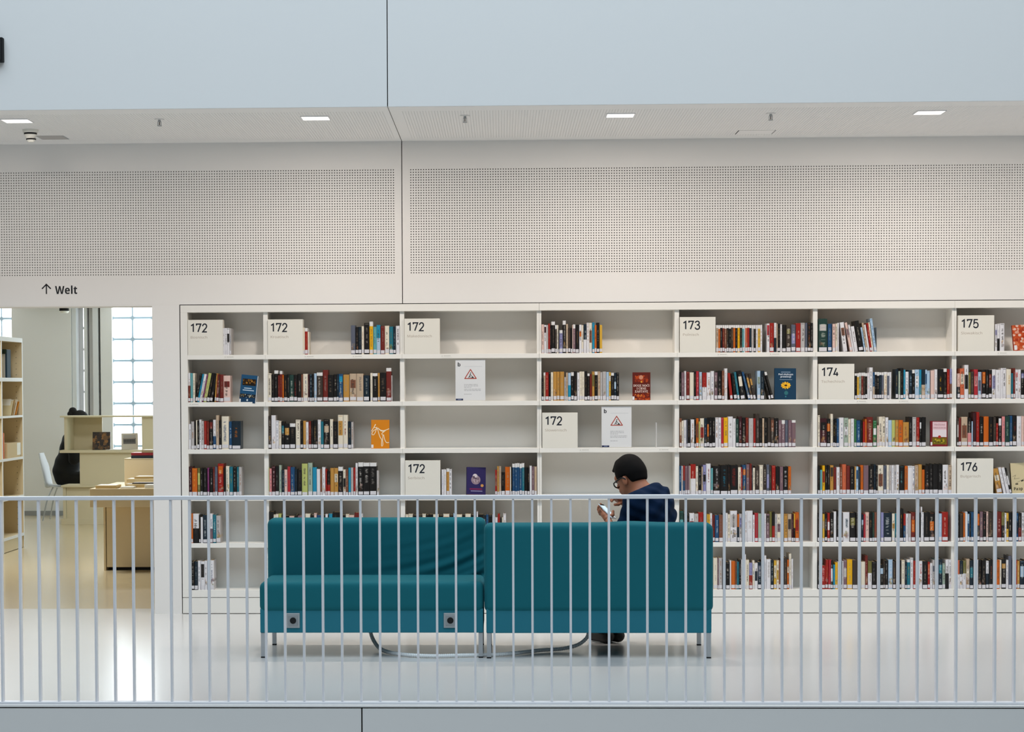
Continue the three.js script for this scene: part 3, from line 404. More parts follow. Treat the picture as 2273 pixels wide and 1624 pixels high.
// ---------------------------------------------------------------- printed notices in clear stands
for (const [x, y, label] of [[1.3895, 1.5535, 'roadworks notice in a stand on the second Makedonisch shelf'], [2.4525, 1.2085, 'roadworks notice in a stand beside the Slowenisch sign']]) {
  const t = thing('notice_stand', label, 'notice', [x, y, -0.014], 'printed roadworks notices');
  const tex = canvasTex(512, 700, (c, w, h) => {
    c.fillStyle = '#f1f1f1'; c.fillRect(0, 0, w, h);
    c.fillStyle = '#0b0d18'; c.font = 'bold 92px sans-serif'; c.fillText('b', 34, 112); c.fillRect(40, 46, 14, 66);
    c.fillStyle = '#b9bcc4'; c.fillRect(150, 112, 310, 3);
    c.strokeStyle = '#b4402c'; c.lineWidth = 15; c.lineJoin = 'round'; c.beginPath(); c.moveTo(258, 166); c.lineTo(356, 322); c.lineTo(160, 322); c.closePath(); c.stroke();
    c.fillStyle = '#141414'; c.beginPath(); c.moveTo(266, 312); c.lineTo(290, 280); c.lineTo(322, 312); c.fill();
    c.beginPath(); c.arc(262, 226, 9, 0, 7); c.fill(); c.lineWidth = 10; c.strokeStyle = '#141414';
    for (const l of [[[256, 236], [246, 272]], [[246, 272], [222, 310]], [[246, 272], [254, 310]], [[252, 244], [278, 282]]]) { c.beginPath(); c.moveTo(...l[0]); c.lineTo(...l[1]); c.stroke(); }
    c.fillStyle = '#c3c2c4'; for (const [yy, l] of [[420, 230], [444, 240], [468, 130], [500, 290], [524, 285], [586, 125]]) for (let q = 0; q < l;) { const s = 14 + rnd() * 42; c.fillRect(148 + q, yy, Math.min(s, l - q), 11); q += s + 8; }
    c.fillStyle = '#1d2a55'; c.fillRect(4, h - 32, 126, 30); c.fillStyle = '#8f9ab8'; c.fillRect(40, h - 24, 60, 12);
  });
  const w = 0.2175, h = 0.3;
  mesh('sheet', box(0, w, 0.004, h, -0.001, -0.0004), M.paper, t);
  mesh('print', new THREE.PlaneGeometry(w, h - 0.004).translate(w / 2, h / 2 + 0.002, -0.0001), new THREE.MeshStandardMaterial({ map: tex, roughness: 0.55 }), t);
  mesh('clear_front', box(-0.001, w + 0.001, 0.002, h + 0.001, 0.0008, 0.0028), new THREE.MeshPhysicalMaterial({ color: 0xffffff, transmission: 1, thickness: 0, roughness: 0.05, ior: 1.45 }), t);
  mesh('foot', box(0.01, w - 0.01, 0, 0.002, -0.07, 0.0028), M.plastic, t);
}
// ---------------------------------------------------------------- books shown face out
const cover = draw => canvasTex(256, 380, draw);
function display(name, x, y, w, h, tilt, lean, turn, tex, edge, label) {
  const t = thing('display_book', label, 'book', [x, y, -0.03], 'books displayed face out'); t.rotation.set(-lean, turn, tilt, 'YXZ');
  const d = 0.022;
  mesh('cover', [rbox(0, w, 0.0, h, -0.002, 0, 0.0008), rbox(0, w, 0.0, h, -d, -d + 0.002, 0.0008), rbox(0, 0.0025, 0, h, -d + 0.001, -0.001, 0.0008)], edge, t);
  mesh('print', new THREE.PlaneGeometry(w - 0.001, h - 0.001).translate(w / 2, h / 2, 0.0003), new THREE.MeshStandardMaterial({ map: tex, roughness: 0.35 }), t);
  mesh('page_block', box(0.003, w - 0.002, 0.002, h - 0.002, -d + 0.0022, -0.0022), M.paper, t);
  mesh('rest', box(w * 0.3, w * 0.7, 0.001, h * 0.75, -d - 0.004, -d - 0.002), M.plastic, t);
}
const blob = (c, x, y, r, col) => { c.fillStyle = col; c.beginPath(); c.arc(x, y, r, 0, 7); c.fill(); };
display('', -0.2, 1.5545, 0.128, 0.203, -0.09, 0.06, -0.28, cover((c, w, h) => {
  c.fillStyle = '#1f5278'; c.fillRect(0, 0, w, h); c.fillStyle = '#231708'; c.fillRect(26, 52, 214, 92);
  for (let i = 0; i < 40; i++) blob(c, 30 + rnd() * 200, 60 + rnd() * 60, 3 + rnd() * 10, ['#7d541d', '#b9802c', '#41280d', '#5d3b12'][i % 4]);
  c.fillStyle = '#c9d9e6'; c.font = '24px serif'; c.fillRect(60, 176, 120, 12); c.fillRect(40, 204, 180, 12);
  c.fillStyle = '#15202c'; c.fillRect(0, 262, w, 50); for (let i = 0; i < 26; i++) blob(c, rnd() * w, 270 + rnd() * 40, 3 + rnd() * 6, ['#d8cda6', '#b08c45', '#7290a8'][i % 3]);
  c.fillStyle = '#173d5e'; c.fillRect(0, 312, w, 68); blob(c, 128, 345, 14, '#dbe4ea'); c.fillStyle = '#e6e6e8'; c.fillRect(0, 336, 26, 44);
}), std(0x20486a, 0.4), 'blue book with a landscape photograph displayed face out on the second Bosnisch shelf');
display('', 0.769, 1.2095, 0.134, 0.21, 0, 0.1, 0, cover((c, w, h) => {
  c.fillStyle = '#d98412'; c.fillRect(0, 0, w, h); 
  c.strokeStyle = '#f2e6cc'; c.lineWidth = 9; c.lineCap = 'round';
  stroke(c, [[6, 150], [40, 90, 70, 60, 60, 60], [40, 90, 30, 110, 80, 100], [60, 170, 40, 220, 10, 190], [10, 150, 50, 130, 100, 110], [130, 150, 190, 150, 250, 118]]);
  stroke(c, [[90, 120], [110, 190, 120, 240, 150, 260], [150, 300, 140, 340, 150, 350], [165, 350, 170, 320, 160, 280], [165, 240, 160, 200, 176, 200], [190, 280, 210, 320, 248, 300]]);
  stroke(c, [[100, 110], [130, 150, 160, 160, 190, 150], [150, 180, 130, 190, 176, 205]]); c.fillStyle = '#e6e6e8'; c.fillRect(2, 330, 30, 44);
}), std(0xc47a14, 0.4), 'orange book with white line drawing displayed on the third Kroatisch shelf');
display('', 1.466, 0.8645, 0.142, 0.208, -0.035, 0.12, 0.18, cover((c, w, h) => {
  c.fillStyle = '#2d2458'; c.fillRect(0, 0, w, h); 
  blob(c, 122, 170, 62, '#9b8690'); blob(c, 112, 120, 32, '#d9cfd2'); for (let i = 0; i < 20; i++) blob(c, 80 + rnd() * 84, 130 + rnd() * 80, 5 + rnd() * 10, ['#7d6873', '#b6a3aa', '#5d4a58'][i % 3]); blob(c, 208, 246, 20, '#d59a55');
  c.fillStyle = '#7a2450'; c.font = 'bold 26px sans-serif'; c.fillRect(40, 284, 170, 20); c.fillStyle = '#a9a3c4'; c.fillRect(56, 316, 156, 9); c.fillStyle = '#6e5447'; c.fillRect(0, 366, w, 14);
}), std(0x231d44, 0.4), 'violet book with a round pale picture displayed beside the Serbisch sign');
display('', 2.678, 1.5545, 0.13, 0.203, 0, 0.08, -0.08, cover((c, w, h) => {
  c.fillStyle = '#5e1708'; c.fillRect(0, 0, w, h); 
  for (let i = 0; i < 60; i++) blob(c, 128 + (rnd() - 0.5) * 170, 88 + (rnd() - 0.5) * 74, 6 + rnd() * 16, ['#8f2c0c', '#b7480f', '#6d1d08', '#a43a12'][i % 4]); blob(c, 122, 68, 30, '#c9876a'); blob(c, 128, 130, 12, '#e0a23a');
  for (let i = 0; i < 50; i++) blob(c, rnd() * w, 290 + rnd() * 90, 5 + rnd() * 14, ['#b7480f', '#8f2c0c', '#c56a2a', '#7b2008'][i % 4]);
  c.fillStyle = '#e8d9d0'; c.font = 'bold 40px serif'; c.textAlign = 'center'; c.fillText('DUGE NOĆI', 128, 196); c.fillText('I CRNE', 128, 236); c.fillText('ZASTAVE', 128, 276); c.fillStyle = '#e6e6e8'; c.fillRect(0, 330, 28, 46);
}), std(0x52200f, 0.4), 'dark red book titled Duge noći i crne zastave displayed face out');
display('', 3.708, 1.5545, 0.157, 0.229, -0.012, 0.09, 0.04, cover((c, w, h) => {
  c.fillStyle = '#143a55'; c.fillRect(0, 0, w, h); 
  c.textAlign = 'center'; c.fillStyle = '#6f8396'; c.font = 'bold 21px sans-serif'; c.fillRect(78, 40, 112, 14); c.fillStyle = '#e4e6ea'; c.font = 'bold 29px sans-serif'; c.fillText('Pod słońcem', 134, 84); c.fillText('prowincji', 134, 112); c.fillStyle = '#8d9dab'; c.fillRect(60, 134, 150, 6);
  for (let i = 0; i < 11; i++) { const a = i / 11 * 6.283; c.save(); c.translate(134 + Math.cos(a) * 34, 208 + Math.sin(a) * 20); c.rotate(a); c.fillStyle = i % 2 ? '#e3a21d' : '#f2bb2e'; c.beginPath(); c.ellipse(0, 0, 26, 13, 0, 0, 7); c.fill(); c.restore(); }
  c.fillStyle = '#3a1d08'; c.beginPath(); c.ellipse(134, 208, 17, 10, 0, 0, 7); c.fill(); c.strokeStyle = '#2b5a4c'; c.lineWidth = 6; stroke(c, [[136, 236], [134, 280]]); blob(c, 138, 300, 24, '#2f6d72'); blob(c, 132, 344, 8, '#3a8f96');
}), std(0x16384f, 0.4), 'dark blue book with a yellow flower displayed on the second Polnisch shelf');
display('', 4.833, 1.2095, 0.125, 0.185, -0.015, 0.07, 0.05, cover((c, w, h) => {
  c.fillStyle = '#7a1a24'; c.fillRect(0, 0, w, h); c.fillStyle = '#e3c4ca'; c.fillRect(32, 10, w - 46, 228); c.fillStyle = '#e6dcdf'; c.fillRect(32, 130, w - 46, 108);
  c.fillStyle = '#8a4650'; c.font = '31px serif'; c.textAlign = 'center'; c.fillText('VRAŽEDNÉ', 138, 66); c.fillText('OBSEZENOM', 138, 112);
  c.fillStyle = '#6c6216'; c.fillRect(24, 246, w - 36, 104); for (let i = 0; i < 40; i++) blob(c, 34 + rnd() * 200, 262 + rnd() * 80, 4 + rnd() * 12, ['#9a8a1a', '#4d4a14', '#b3a52c', '#7d5a14'][i % 4]); blob(c, 136, 236, 22, '#b23324'); c.fillStyle = '#e6e6e8'; c.fillRect(2, 316, 26, 50);
}), std(0x6e1c24, 0.4), 'maroon book with a pink panel displayed on the third Tschechisch shelf');
display('', 5.432, 1.899, 0.14, 0.185, 0.06, 0.08, 0.1, cover((c, w, h) => {
  c.fillStyle = '#c0481c'; c.fillRect(0, 0, w, h); for (let i = 0; i < 120; i++) blob(c, rnd() * w, rnd() * h, 4 + rnd() * 20, ['#d9764a', '#a83412', '#e0a08a', '#c65a2c', '#e8c0ae'][i % 5]); c.fillStyle = '#e6e6e8'; c.fillRect(4, 300, 38, 70);
}), std(0xa83a16, 0.4), 'mottled orange book displayed beside the Slowakisch sign');
display('', 5.422, 0.8645, 0.15, 0.222, 0.03, 0.1, 0.16, cover((c, w, h) => {
  c.fillStyle = '#d9caa2'; c.fillRect(0, 0, w, h); c.strokeStyle = '#3a3026'; c.lineWidth = 3; stroke(c, [[20, 170], [60, 150], [40, 200], [110, 190]]); stroke(c, [[60, 250], [150, 210], [200, 190]]);
  for (const [x, y] of [[60, 262], [78, 262], [136, 226], [152, 222], [190, 100], [210, 180]]) blob(c, x, y, 9, '#15120e'); c.fillStyle = '#14110d'; c.font = 'bold 52px sans-serif'; c.fillText('Разр', 24, 340);
}), std(0x6e6252, 0.4), 'cream book with dark Cyrillic lettering displayed beside the Bulgarisch sign');
// ---------------------------------------------------------------- bookends and shelf-edge cards
{
  const t = thing('bookend', 'thin metal bookend standing alone on the Slowenisch shelf', 'bookend', [2.852, 1.2085, -0.012], 'metal bookends');
  mesh('plate', rbox(-0.0012, 0.0012, 0, 0.182, -0.12, 0, 0.001), M.white, t); mesh('foot', box(0.0012, 0.09, 0, 0.0018, -0.12, -0.005), M.white, t);
  const u = thing('bookend', 'dark metal bookend propping the leaning books on the top Tschechisch shelf', 'bookend', [4.439, 1.898, -0.012], 'metal bookends');
  mesh('plate', rbox(0, 0.0022, 0, 0.176, -0.13, 0, 0.001), M.steel, u); mesh('foot', box(-0.0005, 0.08, 0, 0.0018, -0.13, -0.005), M.steel, u);
}
const cardTex = canvasTex(128, 32, (c, w, h) => { c.fillStyle = '#f0ede6'; c.fillRect(0, 0, w, h); c.fillStyle = '#b7b2aa'; c.fillRect(4, 10, 9, 8); for (let q = 26; q < 110;) { const s = 4 + rnd() * 12; c.fillRect(q, 11, s, 5); q += s + 2; } });
const cardMat = new THREE.MeshStandardMaterial({ map: cardTex, roughness: 0.6 });
for (const [x, k, label] of [[-0.3, 1, 'under the top shelf beside the Bosnisch sign'], [0.287, 1, 'under the top shelf beside the Kroatisch sign'], [0.64, 1, 'under the far books of the top Kroatisch shelf'], [-0.56, 2, 'under the leaning books of the second Bosnisch shelf'], [1.288, 1, 'beside the Makedonisch sign'], [2.292, 3, 'beside the Slowenisch sign'], [2.87, 3, 'below the lone thin bookend'], [3.292, 1, 'beside the Polnisch sign'], [3.67, 1, 'below the far books of the top Polnisch shelf'], [4.296, 2, 'beside the Tschechisch sign'], [4.6, 2, 'below the far books of the second Tschechisch shelf'], [5.305, 1, 'beside the Slowakisch sign']]) {
  const t = thing('shelf_card', 'tiny printed shelf card ' + label, 'card', [x, UNDER[k], 0.0005], 'printed cards on the shelf edges');
  mesh('card', box(0, 0.075, 0.004, 0.028, 0, 0.0006), M.shelf, t); mesh('print', new THREE.PlaneGeometry(0.074, 0.0235).translate(0.0375, 0.016, 0.0008), cardMat, t);
}
// ---------------------------------------------------------------- wall lettering: arrow and Welt
{
  const font = await new FontLoader().loadAsync('fonts/droid/droid_sans_bold.typeface.json');
  const t = thing('wall_lettering', 'black wall lettering: an upward arrow and the word Welt above the doorway', 'sign', [-1.542, 2.351, 0.0002]);
  const g = new TextGeometry('Welt', { font, size: 0.06, depth: 0.001, curveSegments: 4 }); g.computeBoundingBox();
  const bb = g.boundingBox; g.scale(0.163 / (bb.max.x - bb.min.x), 0.062 / (bb.max.y - bb.min.y), 1); mesh('word', g, std(0x0c0f16, 0.6), t);
  const bar = (x0, y0, x1, y1, w) => { const L = Math.hypot(x1 - x0, y1 - y0); return box(-L / 2, L / 2, -w / 2, w / 2, 0, 0.001).rotateZ(Math.atan2(y1 - y0, x1 - x0)).translate((x0 + x1) / 2, (y0 + y1) / 2, 0); };
  mesh('arrow', [bar(-0.064, 0.0, -0.064, 0.07, 0.0085), bar(-0.0965, 0.038, -0.061, 0.074, 0.0085), bar(-0.0315, 0.038, -0.067, 0.074, 0.0085)], std(0x0c0f16, 0.6), t);
}
// ---------------------------------------------------------------- fittings on the soffit and fascia
for (const [x, z, label] of [[-0.537, 1.364, 'small pendent sprinkler head near the doorway'], [1.491, 1.404, 'small pendent sprinkler head above the Makedonisch shelves'], [3.498, 1.376, 'small pendent sprinkler head above the Polnisch shelves']]) {
  const t = thing('sprinkler', label, 'sprinkler', [x, CEIL, z], 'sprinklers on the soffit');
  mesh('rosette', cyl(0.032, 0.006, 0, -0.003, 0, 24), M.soffit, t); mesh('body', cyl(0.009, 0.014, 0, -0.013, 0, 12), M.steel, t);
  mesh('frame', [box(-0.012, -0.008, -0.044, -0.016, -0.003, 0.003), box(0.008, 0.012, -0.044, -0.016, -0.003, 0.003)], M.steel, t); mesh('bulb', cyl(0.003, 0.022, 0, -0.03, 0, 8), std(0x2a0d0a, 0.3), t); mesh('deflector', cyl(0.015, 0.003, 0, -0.046, 0, 16), M.steel, t);
}
for (const [x0, x1, z0, z1, gap, label] of [[3.394, 3.648, 0.245, 0.46, M.dark, 'square access hatch in the soffit above the Polnisch shelves'], [-1.555, -1.366, 0.3, 0.51, M.steel, 'grey access hatch in the soffit beside the smoke detector']]) {
  const t = thing('access_hatch', label, 'hatch', [(x0 + x1) / 2, CEIL, (z0 + z1) / 2]); const a = (x1 - x0) / 2, b = (z1 - z0) / 2;
  mesh('frame', [box(-a - 0.004, -a + 0.002, -0.0016, 0, -b, b), box(a - 0.002, a + 0.004, -0.0016, 0, -b, b)], gap, t);
  mesh('flap', box(-a + 0.002, a - 0.002, -0.0024, 0, -b, b), gap === M.dark ? M.soffit : std(0xb3aea9, 0.7), t);
}
{
  const t = thing('smoke_detector', 'round cream smoke detector with dark slots on the soffit', 'smoke detector', [-1.515, CEIL, 0.86]);
  mesh('base', cyl(0.05, 0.022, 0, -0.011, 0, 28, 0.056), M.plastic, t); mesh('gap', cyl(0.044, 0.012, 0, -0.028, 0, 24), M.black, t); mesh('body', cyl(0.03, 0.03, 0, -0.047, 0, 28, 0.044), M.plastic, t);
  mesh('slots', cyl(0.034, 0.009, 0.004, -0.066, 0, 24), M.black, t); mesh('cap', cyl(0.02, 0.016, 0.004, -0.078, 0, 24, 0.032), M.plastic, t);
  const u = thing('fascia_box', 'black box mounted on the upper fascia at the frame edge', 'box', [-1.451, 3.747, 1.855]);
  mesh('housing', rbox(-0.3, 0, 0, 0.155, 0, 0.05, 0.004), M.black, u); mesh('grille', box(-0.29, -0.012, 0.012, 0.143, 0.05, 0.0515), M.dark, u);
}
// ---------------------------------------------------------------- railing along the gallery edge
{
  const t = thing('railing', 'pale grey steel railing of thin upright bars along the gallery edge', 'railing', [0, 0, 4.3]);
  mesh('handrail', rbox(-8.9, 10.9, 1.074, 1.0945, -0.024, 0.024, 0.003), M.rail, t);
  mesh('foot_rail', rbox(-8.9, 10.9, 0.0004, 0.0125, -0.024, 0.024, 0.002), M.rail, t);
  const g = rbox(-0.0057, 0.0057, 0.0125, 1.074, -0.019, 0.019, 0.0015, 1);
  for (let k = -9; k <= 63; k++) { const b = mesh('bar', g, M.rail, t); b.position.x = -0.911 + k * 0.09983; }
}
// ---------------------------------------------------------------- the two sofas
function sofa(label, x0, facing) {
  // built facing +z from its rear edge; facing -1 turns it round
  const w = 1.382, t = thing('sofa', label, 'sofa', [x0 + w / 2, 0, facing > 0 ? 1.8 : 2.51], 'teal sofas back to back in the gallery'); if (facing < 0) t.rotation.y = Math.PI;
  const wr = facing > 0;
  mesh('base', rbox(-w / 2 + 0.006, w / 2 - 0.006, 0.155, 0.304, 0.012, 0.675, 0.006), M.tealBase, t);
  mesh('seat', cushion(w - 0.004, 0.188, 0.69 - 0.165, 0.038, [60, 10, 30], (p, o) => { p.y += o.y > 0.5 ? 0.004 * Math.cos(p.x / w * 3) * Math.cos(p.z * 5) : 0; }).translate(0, 0.374, 0.165 + 0.2625 - 0.004), M.teal, t);
  const folds = (p, o) => {
    if (Math.abs(o.z) > 0.7) p.z += Math.sign(o.z) * 0.006 * Math.cos(p.x / w * 3.0) * Math.cos(p.y * 5.4);
    if (!wr && o.y > 0.3) { const q = (p.x + 0.2) / 0.13; p.y += 0.0075 * Math.exp(-q * q); }   // pushed up where the man leans
    if (wr && o.z > 0.6) {   // loose cloth pulled into the lower corner
      const dx = 0.70 - p.x, dy = p.y + 0.222, fan = Math.exp(-Math.pow(dx / 0.52, 2)) * Math.exp(-Math.pow(Math.max(dy, 0) / 0.27, 2));
      const line = dy - 0.30 * Math.exp(-dx * 2.1) - 0.01;
      p.z += fan * (0.010 * Math.sin(line * 52 + dx * 3) + 0.006 * Math.sin(line * 95 - dx * 5 + 1));
      const q = (dy - (0.30 + 0.5 * (0.42 - dx))) * 13; if (dx < 0.5) p.z += 0.004 * Math.exp(-q * q) * Math.max(0, 1 - dx / 0.5);
    }
  };
  const bh = 0.824 - 0.278;
  mesh('backrest', cushion(w + 0.012, bh, 0.172, 0.042, [110, 60, 8], folds).translate(0, 0.278 + bh / 2, 0.088), M.teal, t);
  for (const sx of [-1, 1]) for (const z of [0.028, 0.655]) {
    const l = mesh('leg', rbox(-0.0135, 0.0135, 0.008, 0.155, -0.0135, 0.0135, 0.002), M.chrome, t); l.position.set(sx * (w / 2 - 0.022), 0, z);
    mesh('foot_pad', rbox(-0.0138, 0.0138, 0, 0.008, -0.0138, 0.0138, 0.001), M.black, l);
  }
  return t;
}
const sofaA = sofa('teal sofa facing the railing, with two power sockets in its base', 0.2335, 1);
const sofaB = sofa('teal sofa turned away from the railing, the man sitting on it', 1.622, -1);
for (const x of [-0.4815, 0.4835]) {
  const s = mesh('socket', rbox(-0.041, 0.041, -0.046, 0.046, 0, 0.008, 0.003), std(0x9aa0a3, 0.4, { metalness: 0.3 }), sofaA); s.position.set(x, 0.2315, 0.675);
  mesh('inset', rbox(-0.028, 0.028, -0.031, 0.031, 0.008, 0.0105, 0.002), std(0x8d9396, 0.4, { metalness: 0.3 }), s); mesh('well', new THREE.CylinderGeometry(0.0195, 0.0195, 0.004, 28).rotateX(Math.PI / 2).translate(0, 0, 0.0105), M.black, s);
}
{
  const path = new THREE.CatmullRomCurve3([V(0.884, 0.154, 2.0), V(0.893, 0.09, 2.02), V(0.93, 0.035, 2.1), V(1.0, 0.016, 2.28), V(1.13, 0.014, 2.425), V(1.3, 0.014, 2.485), V(1.5, 0.014, 2.45), V(1.685, 0.014, 2.42), V(1.8, 0.014, 2.36), V(1.965, 0.015, 2.22), V(2.12, 0.02, 2.16), V(2.215, 0.045, 2.12), V(2.262, 0.09, 2.1), V(2.268, 0.154, 2.1)]);
  const n = 620, g = new THREE.TubeGeometry(path, n, 0.0115, 8), p = g.attributes.position, q = V();
  for (let i = 0; i <= n; i++) { const c = path.getPointAt(i / n), k = 1 + 0.11 * (Math.floor(i / 2) % 2 ? 1 : -1); for (let j = 0; j <= 8; j++) { const id = i * 9 + j; q.fromBufferAttribute(p, id).sub(c).multiplyScalar(k).add(c); p.setXYZ(id, q.x, q.y, q.z); } }
  g.computeVertexNormals(); tag(mesh('cable_hose', g, M.hose), 'white ribbed cable hose lying on the floor under both sofas', 'cable');
}
// ---------------------------------------------------------------- the man on the sofa
const SKIN = std(0xa9694a, 0.55), NAVY = new THREE.MeshPhysicalMaterial({ color: 0x051d38, roughness: 0.9, specularIntensity: 0.3, bumpMap: weave, bumpScale: 0.0003 }), HAIR = new THREE.MeshPhysicalMaterial({ color: 0x0b0807, roughness: 0.8, specularIntensity: 0.3 }), TROUSER = std(0x0b0c10, 0.85);
{
  const t = thing('person', 'man in navy T-shirt and dark glasses on the sofa, looking at his phone', 'person', [0, 0, 0]);
  const F = [-0.70, -0.40, -0.60], nF = Math.hypot(...F).valueOf(), f = F.map(v => v / nF);           // where the face points
  const L0 = [-0.651, 0, 0.759], up = [f[1] * L0[2] - f[2] * L0[1], f[2] * L0[0] - f[0] * L0[2], f[0] * L0[1] - f[1] * L0[0]].map(v => -v), nU = Math.hypot(...up), u = up.map(v => v / nU * Math.sign(up[1]));
  const l = [u[1] * f[2] - u[2] * f[1], u[2] * f[0] - u[0] * f[2], u[0] * f[1] - u[1] * f[0]];             // towards the man's left
  const H = [2.536, 1.088, 2.0], at = (a, b, c) => [0, 1, 2].map(i => H[i] + f[i] * a + u[i] * b + l[i] * c);
  const head = [ellipsoid(at(-0.012, 0.032, 0), [0.097, 0.1, 0.077], [f, u, l]), ellipsoid(at(0.028, -0.055, 0), [0.064, 0.07, 0.056], [f, u, l]), capsule(at(0.07, -0.085, 0), at(0.06, -0.09, 0), 0.022, 0.03),
    capsule(at(0.092, 0.0, 0), at(0.112, -0.03, 0), 0.008, 0.012), ellipsoid(at(0.088, -0.062, 0), [0.012, 0.01, 0.022], [f, u, l]), capsule(at(0.08, 0.018, -0.03), at(0.08, 0.018, 0.03), 0.016, 0.016)];
  const ears = [1, -1].map(s => joined([ellipsoid(at(-0.004, -0.028, s * 0.076), [0.019, 0.032, 0.008], [f, u, l]), capsule(at(0.004, -0.02, s * 0.068), at(-0.004, -0.046, s * 0.07), 0.009, 0.007)], 0.006));
  const neck = [2.605, 0.985, 2.045], chest = [2.675, 0.84, 2.055], hip = [2.665, 0.575, 2.06];
  const tl = [-0.5, 0, 0.866], tf = [-0.866, 0, -0.5];
  const shL = [2.555, 0.938, 2.17], elL = [2.455, 0.685, 2.13], wrL = [2.392, 0.822, 1.99];
  const shR = [2.71, 0.938, 1.885], elR = [2.625, 0.73, 1.745], wrR = [2.512, 0.925, 1.865];
  const neckF = capsule(neck, at(-0.035, -0.05, 0), 0.062, 0.056);
  // left hand under the phone, right hand above it
  const Lf = [[[2.372, 0.853, 1.982], [2.352, 0.878, 1.963], [2.346, 0.899, 1.957], [2.352, 0.914, 1.962]], [[2.368, 0.848, 1.967], [2.346, 0.868, 1.947], [2.338, 0.889, 1.941], [2.344, 0.906, 1.947]], [[2.364, 0.842, 1.952], [2.344, 0.858, 1.931], [2.337, 0.877, 1.925], [2.343, 0.893, 1.93]], [[2.366, 0.836, 1.941], [2.35, 0.846, 1.921], [2.343, 0.86, 1.914], [2.349, 0.874, 1.918]]];
  const Rf = [[[2.487, 0.94, 1.892], [2.462, 0.951, 1.912], [2.446, 0.945, 1.926], [2.436, 0.932, 1.934]], [[2.48, 0.945, 1.88], [2.453, 0.955, 1.899], [2.437, 0.948, 1.913], [2.43, 0.936, 1.919]], [[2.475, 0.944, 1.866], [2.45, 0.951, 1.884], [2.436, 0.943, 1.895], [2.432, 0.932, 1.899]], [[2.473, 0.938, 1.853], [2.452, 0.943, 1.867], [2.441, 0.936, 1.876], [2.438, 0.927, 1.879]]];
  Rf.forEach(q => q.forEach(p => { p[0] -= 0.012; p[1] -= 0.004; })); wrR[0] -= 0.012; wrR[1] -= 0.004;
  const fingers = (fs, r) => fs.flatMap(p => [capsule(p[0], p[1], r, r * 0.92), capsule(p[1], p[2], r * 0.92, r * 0.82), capsule(p[2], p[3], r * 0.82, r * 0.7)]);
  const handL = [joined([capsule(wrL, [2.374, 0.846, 1.972], 0.024, 0.02), capsule([2.378, 0.845, 1.985], [2.37, 0.838, 1.945], 0.014, 0.013), capsule(wrL, [2.37, 0.84, 1.95], 0.02, 0.013)], 0.012), ...fingers(Lf, 0.0088), capsule([2.4, 0.834, 2.0], [2.425, 0.845, 2.004], 0.012, 0.0105), capsule([2.425, 0.845, 2.004], [2.428, 0.868, 1.996], 0.0105, 0.0085)];
  const handR = [joined([capsule(wrR, [2.476, 0.934, 1.882], 0.024, 0.018), capsule([2.475, 0.935, 1.89], [2.462, 0.933, 1.856], 0.015, 0.014), capsule(wrR, [2.464, 0.932, 1.858], 0.022, 0.014)], 0.012), ...fingers(Rf, 0.0092), capsule([2.488, 0.918, 1.888], [2.466, 0.907, 1.912], 0.012, 0.01), capsule([2.466, 0.907, 1.912], [2.443, 0.905, 1.925], 0.01, 0.0085)];
  const torsoF = [ellipsoid([2.685, 0.83, 2.05], [0.118, 0.19, 0.168], [tf, [0, 1, 0], tl]), ellipsoid([2.675, 0.66, 2.055], [0.11, 0.17, 0.15], [tf, [0, 1, 0], tl]), capsule(shL, shR, 0.058, 0.058), capsule([2.68, 0.93, 2.06], neck, 0.1, 0.066)];
  const upper = [capsule(shL, elL, 0.056, 0.043), capsule(shR, elR, 0.056, 0.043)], fore = [capsule(elL, wrL, 0.04, 0.027), capsule(elR, wrR, 0.04, 0.027)];
  const hips = ellipsoid([2.665, 0.575, 2.06], [0.12, 0.108, 0.165], [tf, [0, 1, 0], tl]);
  const legs = [[[2.6, 0.55, 2.12], [2.37, 0.53, 1.80], [2.385, 0.09, 1.74]], [[2.7, 0.55, 1.98], [2.48, 0.53, 1.66], [2.455, 0.09, 1.70]]];
  const thighs = legs.flatMap(([a, b, c]) => [capsule(a, b, 0.088, 0.066), capsule(b, c, 0.06, 0.045)]);
  const feet = legs.map(([, , c]) => capsule([c[0] + 0.02, 0.045, c[2] + 0.02], [c[0] - 0.07, 0.035, c[2] - 0.12], 0.042, 0.034));
  const bodyF = joined([joined(head, 0.03), neckF, ...torsoF, ...upper, ...fore, hips, ...thighs], 0.045);
  // one body: coarse trunk and limbs, fine head and hands, as one mesh
  const fine = (fn, c, r, cell) => surface(fn, c.map((v, i) => v - (r[i] ?? r)), c.map((v, i) => v + (r[i] ?? r)), cell);
  const headF = (x, y, z) => Math.min(smin(joined(head, 0.028)(x, y, z), smin(neckF(x, y, z), joined(torsoF, 0.04)(x, y, z) + 0.004, 0.03), 0.03), ears[0](x, y, z), ears[1](x, y, z));
  const trunk = joined([...torsoF, hips, ...thighs, ...upper, ...fore, neckF], 0.04);
  const bodyParts = [surface((x, y, z) => trunk(x, y, z) + 0.006, [2.2, 0.02, 1.55], [2.9, 1.06, 2.32], 0.012), fine(headF, [2.545, 1.075, 2.0], [0.15, 0.17, 0.15], 0.005), fine((x, y, z) => { let d = 1; for (const q of handL) d = smin(d, q(x, y, z), 0.006); return d; }, [2.38, 0.865, 1.96], [0.075, 0.075, 0.07], 0.0032), fine((x, y, z) => { let d = 1; for (const q of handR) d = smin(d, q(x, y, z), 0.006); return d; }, [2.468, 0.93, 1.89], [0.08, 0.06, 0.075], 0.0032)];
  mesh('body', bodyParts, SKIN, t);
